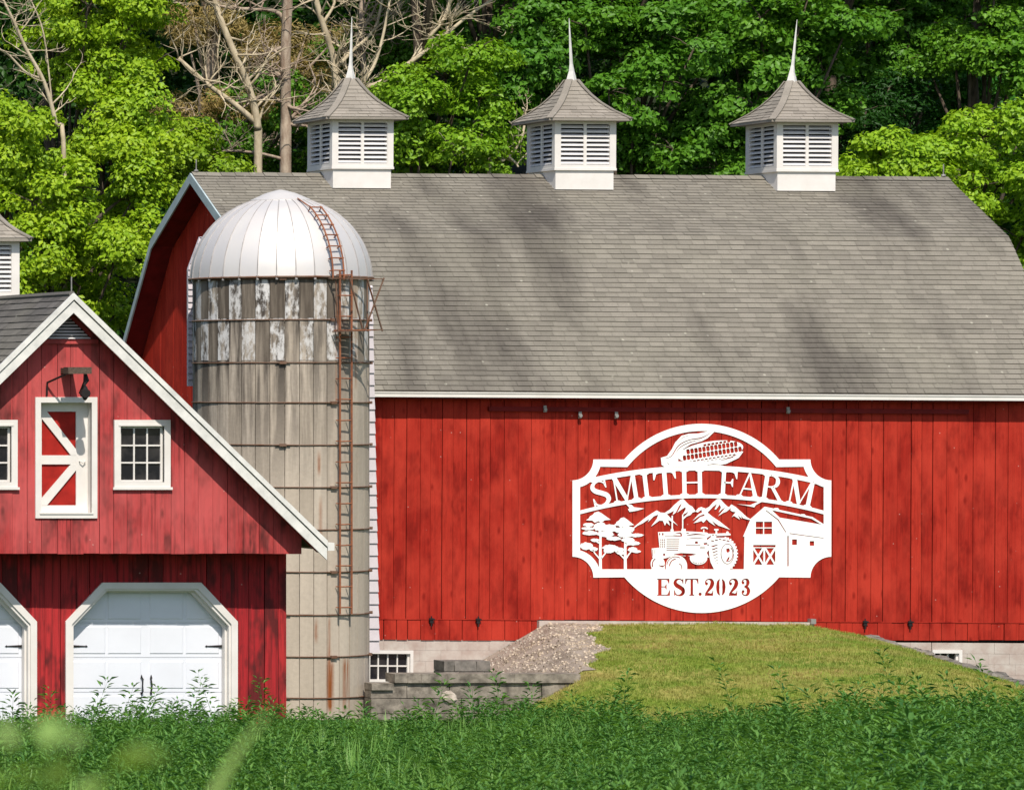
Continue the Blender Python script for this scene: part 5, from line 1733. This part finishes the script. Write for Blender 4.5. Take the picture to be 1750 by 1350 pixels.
# bare dead trees
def twig(mb, p, d, L, r, rg, depth):
    p = Vector(p); d = Vector(d).normalized()
    pts = [p]
    n = 4
    for i in range(n):
        d = (d + Vector((rg.uniform(-.28, .28), rg.uniform(-.28, .28), rg.uniform(-.18, .26)))).normalized()
        pts.append(pts[-1] + d * L / n)
    mb.tube(pts, [max(0.004, r * (1 - 0.8 * i / n)) for i in range(n + 1)], 5)
    if depth > 0:
        for i in range(1, n + 1):
            if rg.random() < 0.75:
                e = (d + Vector((rg.uniform(-1, 1), rg.uniform(-.7, .7), rg.uniform(-.5, .8)))).normalized()
                twig(mb, pts[i], e, L * rg.uniform(0.4, 0.65), r * 0.5, rg, depth - 1)


def dead_tree(name, label, Z, limbs, seed, bark, group, base=None, twigs=10):
    rg = random.Random(seed)
    f = limbs[0][0][0]
    gx = WX(f[0], Z)
    gz = float(ground_z(gx, Z)) - 0.1
    root = empty(name, (gx, Z, gz), label, 'dead tree', group)
    mbt, mbb = MB(), MB()
    for li, (pts, w0, w1) in enumerate(limbs):
        dd = 0.0
        P = []
        for (x, y) in pts:
            P.append(W(x, y, Z + dd))
            dd += rg.uniform(-0.15, 0.15)
        if li == 0 and base is not False: P = [Vector((gx, Z, gz))] + P
        C = cat_rom(P, 5)
        n = len(C)
        rad = [(w0 + (w1 - w0) * i / (n - 1)) * Z / F / 2 for i in range(n)]
        (mbt if li == 0 else mbb).tube(C, rad, 9)
        k = twigs if li else twigs + 4
        for _ in range(k):
            i = rg.randint(n // 3, n - 1)
            if C[i].z < WZ(292, Z): continue
            e = Vector((rg.uniform(-1, 1), rg.uniform(-.8, .4), rg.uniform(-.25, .9)))
            twig(mbb, C[i], e, rg.uniform(0.5, 1.2), rad[i] * 0.4 + 0.007, rg, 2 if rg.random() < 0.45 else 1)
    mbt.build('trunk', bark, root, True)
    if mbb.v: mbb.build('branches', bark, root, True)
    return root


G = 'bare dead trees behind the barn'
dead_tree('dead_tree', 'pale forked dead tree with a stub limb left, above the silo dome', 101.0, [([(441, 300), (440, 215), (425, 150), (402, 95), (370, 15), (352, -50)], 15, 9), ([(440, 212), (400, 178), (355, 145), (305, 100)], 11, 6), ([(365, 10), (330, -5), (290, 5)], 6, 3), ([(380, 40), (372, 90), (376, 150)], 3, 2)], 41, 'bark_pale', G)
dead_tree('dead_tree', 'thick grey-brown pine trunk standing beside the forked dead tree', 101.5, [([(488, 300), (489, 200), (488, 100), (492, 0), (494, -60)], 20, 15), ([(482, 175), (450, 163), (415, 185)], 6, 4), ([(488, 45), (470, 20), (400, 15), (350, 5)], 9, 4), ([(480, 130), (455, 115)], 7, 5), ([(482, 272), (440, 262), (390, 258), (370, 265)], 6, 3)], 42, 'bark_pine', G)
dead_tree('dead_tree', 'pale lichened dead trunk leaning left just behind the first cupola spire', 102.0, [([(580, 300), (578, 180), (570, 100), (548, 30), (530, -40)], 13, 9), ([(572, 120), (600, 90), (640, 50), (655, -10)], 7, 4), ([(552, 40), (570, 10), (580, -30)], 6, 3)], 43, 'bark_pale', G, twigs=12)
dead_tree('dead_tree', 'upright grey trunk right behind the first cupola spire', 103.0, [([(632, 300), (625, 150), (618, 60), (622, -50)], 12, 10), ([(625, 130), (612, 60), (640, -20)], 5, 3)], 44, 'bark_pine', G)
dead_tree('dead_tree', 'bare dead tree with two long limbs leaning right toward the sky edge', 99.8, [([(612, 300), (614, 170), (617, 150)], 10, 9), ([(617, 150), (650, 142), (700, 108), (750, 70), (800, 28), (860, -12)], 10, 4), ([(711, 98), (735, 62), (760, 30), (772, -20)], 8, 5), ([(755, 65), (770, 40), (785, 0)], 5, 3), ([(617, 148), (640, 110), (655, 60), (668, -10)], 6, 4)], 45, 'bark_pale', G)
dead_tree('dead_tree', 'crooked broken dead limb poking up left of the second cupola', 98.0, [([(836, 296), (858, 276), (878, 258), (892, 235), (898, 195), (893, 185)], 7, 3), ([(868, 268), (880, 278), (886, 286)], 5, 3), ([(856, 272), (848, 252)], 3, 2)], 46, 'bark_pale', G, twigs=2)
dead_tree('dead_tree', 'bare pale tree with drooping twigs in the top left corner', 95.5, [([(110, 300), (95, 210), (75, 140), (45, 85), (25, 40), (0, -10)], 9, 4), ([(72, 135), (45, 125), (15, 95), (-10, 80)], 5, 3), ([(40, 75), (25, 40), (40, 10)], 4, 2), ([(90, 190), (75, 60), (50, -5)], 3, 2)], 47, 'bark_pale', G, twigs=5)


# ------------------------------------------------------------------ meadow
def weed_template(rs, h=0.7, n=30, leaf=0.12, wide=(0.11, 0.17)):
    V, Fc = [], []
    lean = rs.uniform(-0.12, 0.12, 2)
    def axis(t): return np.array([lean[0] * t * t * h * 2, lean[1] * t * t * h * 2, h * t])
    for i in range(n):
        t = 0.25 + 0.75 * (i + rs.uniform(0, 1)) / n
        a = i * 2.4 + rs.uniform(-.3, .3)
        el = rs.uniform(0.05, 0.85) + 0.5 * max(0, t - 0.8) * 4 * 0.5
        d = np.array([math.cos(a) * math.cos(el), math.sin(a) * math.cos(el), math.sin(el)])
        s = np.cross(d, [0, 0, 1]); s /= np.linalg.norm(s)
        nrm = np.cross(s, d)
        L = leaf * rs.uniform(0.7, 1.25) * (1.15 - 0.55 * max(0, t - 0.6))
        wd = L * rs.uniform(*wide)
        o = axis(t) + d * 0.02
        out = rs.uniform(0, 0.11) * (1 - t * 0.6)
        o = o + d * out
        k = len(V)
        tip = o + d * L - nrm * L * rs.uniform(0.05, 0.35)
        m_ = o + d * L * 0.45
        V += [o, m_ + s * wd + nrm * wd * 0.5, tip, m_ - s * wd + nrm * wd * 0.5]
        Fc += [(k, k + 1, k + 2), (k, k + 2, k + 3)]
    k = len(V)
    for t in (0, 0.5, 1.0):
        c = axis(t); r_ = 0.006 * (1.2 - t)
        V += [c + np.array([r_, 0, 0]), c + np.array([-r_ * .5, r_ * .87, 0]), c + np.array([-r_ * .5, -r_ * .87, 0])]
    for j in range(2):
        for q in range(3):
            a, b = k + j * 3 + q, k + j * 3 + (q + 1) % 3
            Fc += [(a, b, b + 3), (a, b + 3, a + 3)]
    return np.array(V), np.array(Fc)


rs = np.random.RandomState(5)
tmpl = [weed_template(rs, 0.72, int(rs.uniform(50, 70)), 0.085) for _ in range(8)]


def scatter(tmpl, P, S, Rz, tilt, rs):
    Vs, Fs = [], []
    base = 0
    which = rs.randint(0, len(tmpl), len(P))
    for k, (tv, tf) in enumerate(tmpl):
        idx = np.where(which == k)[0]
        if not len(idx): continue
        c, s = np.cos(Rz[idx])[:, None], np.sin(Rz[idx])[:, None]
        x = tv[None, :, 0] * c - tv[None, :, 1] * s
        y = tv[None, :, 0] * s + tv[None, :, 1] * c
        z = np.repeat(tv[None, :, 2], len(idx), 0)
        x = x + z * tilt[idx, 0:1]
        y = y + z * tilt[idx, 1:2]
        V = np.stack([x, y, z], 2) * S[idx][:, None, None] + P[idx][:, None, :]
        F_ = tf[None] + (np.arange(len(idx)) * len(tv))[:, None, None] + base
        Vs.append(V.reshape(-1, 3)); Fs.append(F_.reshape(-1, 3))
        base += len(idx) * len(tv)
    return np.concatenate(Vs), np.concatenate(Fs)


def field_points(n, z0, z1, rs, marg=0.6):
    Z = np.sqrt(rs.uniform(z0 * z0, z1 * z1, n))
    u = rs.uniform(-0.05, 1.05, n)
    X = (0 - XP) / F * Z + u * 1750 / F * Z
    return X, Z


def weed_h(X, Z):
    px = X / Z * F + XP
    h = 0.80 + 0.18 * np.sin(X * 1.3 + Z * 0.4) * np.cos(Z * 0.55) + 0.1 * np.sin(X * 3.7)
    h = h + 0.14 * smooth(1150, 1500, px) - 0.12 * smooth(420, 560, px) * (1 - smooth(680, 860, px))
    return h


X, Z = field_points(9500, 26, 62.2, rs)
P = np.stack([X, Z, ground_z(X, Z) - 0.05], 1)
S = weed_h(X, Z) * rs.uniform(0.55, 1.2, len(X)) * np.where(rs.uniform(0, 1, len(X)) < 0.07, 1.3, 1.0)
keep = (np.sin(X * 2.1 + np.sin(Z * 0.9) * 2) + np.sin(Z * 1.3 + X * 0.7) + rs.uniform(-1.6, 1.6, len(X))) > -1.1
X, Z, P, S = X[keep], Z[keep], P[keep], S[keep]
V, Fc = scatter(tmpl, P, S, rs.uniform(0, 6.28, len(X)), rs.normal(size=(len(X), 2)) * 0.2, rs)
tag(np_obj('meadow_weeds', V, [Fc], 'weed'), 'dense green leafy weeds filling the foreground field', 'weeds', None, 'stuff')


def blade_template(rs, h, w_):
    V, Fc = [], []
    for b in range(5):
        a = rs.uniform(0, 6.28); r_ = rs.uniform(0, 0.06); bend = rs.uniform(0.1, 0.6); hh = h * rs.uniform(0.6, 1.1)
        d = np.array([math.cos(a), math.sin(a), 0]); s = np.array([-d[1], d[0], 0])
        o = d * r_
        k = len(V)
        for t in (0, 0.5, 0.85):
            c = o + d * bend * hh * t * t + np.array([0, 0, hh * t * (1 - 0.25 * bend * t)])
            ww = w_ * (1 - t * 0.55)
            V += [c - s * ww, c + s * ww]
        V.append(o + d * bend * hh + np.array([0, 0, hh * (1 - 0.3 * bend)]))
        Fc += [(k, k + 1, k + 3), (k, k + 3, k + 2), (k + 2, k + 3, k + 5), (k + 2, k + 5, k + 4), (k + 4, k + 5, k + 6)]
    return np.array(V), np.array(Fc)


bt = [blade_template(rs, 0.55, 0.006) for _ in range(6)]
X, Z = field_points(6500, 26, 61.0, rs)
P = np.stack([X, Z, ground_z(X, Z) - 0.03], 1)
V, Fc = scatter(bt, P, rs.uniform(0.7, 1.35, len(X)), rs.uniform(0, 6.28, len(X)), rs.normal(size=(len(X), 2)) * 0.15, rs)
tag(np_obj('meadow_grass', V, [Fc], 'blade'), 'long grass blades among the foreground weeds', 'grass', None, 'stuff')
lt = [blade_template(rs, 0.055, 0.004) for _ in range(5)]
n = 60000
X = rs.uniform(33, 44.2, n); Z = rs.uniform(67, 81.7, n)
d = 81.75 - Z
ok = (Z < 76.3) | (X > 38.75 - d * 0.46 + 0.15 * np.sin(Z * 2.1) + 0.1 * np.sin(Z * 5.3))
X, Z = X[ok], Z[ok]
P = np.stack([X, Z, mound_z(X, Z) - 0.004], 1)
V, Fc = scatter(lt, P, rs.uniform(0.6, 1.4, len(X)), rs.uniform(0, 6.28, len(X)), rs.normal(size=(len(X), 2)) * 0.2, rs)
tag(np_obj('lawn_grass', V, [Fc], 'lawn'), 'short yellowing mown grass covering the ramp', 'grass', None, 'stuff')

GW = 'taller weeds standing above the field'
for i, (px, py, Z, lab) in enumerate((
        (150, 1160, 59.5, 'tall leafy weed rising before the left edge of the full garage door'),
        (372, 1150, 58.5, 'tall slender weed before the right jamb of the full garage door'),
        (455, 1158, 58.0, 'bushy weed tip before the red boards right of the garage door'),
        (245, 1175, 60.0, 'low weed spray just under the black pull handles of the garage door'),
        (200, 1172, 59.0, 'short forked weed below the left strap hinge of the full garage door'),
        (318, 1168, 60.0, 'thin weed tip between the pull handles and the right door jamb'),
        (88, 1178, 60.0, 'low weed before the red boards between the two garage doors'),
        (20, 1185, 59.0, 'weed spray before the half-seen garage door at the left edge'),
        (640, 1205, 60.5, 'weed tip at the foot of the silo, right side'),
        (735, 1160, 60.0, 'weed standing before the left half of the low retaining wall'),
        (865, 1150, 60.0, 'weed standing before the right half of the low retaining wall'),
        (1060, 1148, 60.0, 'weed at the left foot of the grass ramp'),
        (1450, 1165, 60.0, 'short weed before the right half of the grass ramp'),
        (1262, 1136, 60.0, 'tall weed stem standing before the left part of the grass ramp'),
        (1355, 1145, 59.0, 'two-headed tall weed before the middle of the grass ramp'),
        (1535, 1112, 58.5, 'tallest weed reaching the stone edging right of the grass ramp'),
        (1715, 1128, 59.0, 'tall feathery weed before the pale foundation at the right edge'))):
    t = W(px, py, Z)
    g = float(ground_z(t.x, Z)) - 0.03
    h = t.z - g
    rs2 = np.random.RandomState(200 + i)
    tv, tf = weed_template(rs2, h, int(34 + 14 * h), 0.125)
    o = np_obj('tall_weed', tv, [tf], 'weed')
    o.location = (t.x, Z, g)
    tag(o, lab, 'weed', GW)
def leaning(name, base, tip, Z, wd, lab, bend=0.25):
    t, b0 = W(*tip, Z), W(*base, Z)
    g = float(ground_z(b0.x, Z)) - 0.05
    b = Vector((b0.x - (t.x - b0.x) / (t.z - b0.z) * (b0.z - g) * 0.6, Z, g))
    mid = b0 + Vector((-bend * 0.02, 0, 0))
    C = [b.lerp(b0, k / 6) for k in range(6)] + [b0.lerp(t, k / 10) + Vector((-0.004 * math.sin(math.pi * k / 10), 0, 0)) for k in range(11)]
    mb = MB()
    n = len(C)
    for k in range(n - 1):
        w0, w1 = wd * (1 - (k / n) ** 2), wd * (1 - ((k + 1) / n) ** 2)
        for sgn in (-1, 1):
            p = [C[k], C[k] + Vector((sgn * w0, 0.3 * w0, 0)), C[k + 1] + Vector((sgn * w1, 0.3 * w1, 0)), C[k + 1]]
            mb.poly(p if sgn > 0 else p[::-1])
    o = mb.build(name, 'weed_near')
    tag(o, lab, 'grass')


leaning('grass_stem', (372, 1350), (462, 1215), 3.6, 0.0068, 'single blurred grass stem leaning right close to the lens')
rs2 = np.random.RandomState(300)
t = W(-42, 1250, 3.0)
g = float(ground_z(t.x, 3.0)) - 0.05
tv, tf = weed_template(rs2, t.z - g, 230, 0.036, (0.28, 0.36))
o = np_obj('near_weed', tv, [tf], 'weed_near')
o.location = (t.x, 3.0, g)
tag(o, 'large out of focus leafy plant close to the lens in the lower left corner', 'weed')
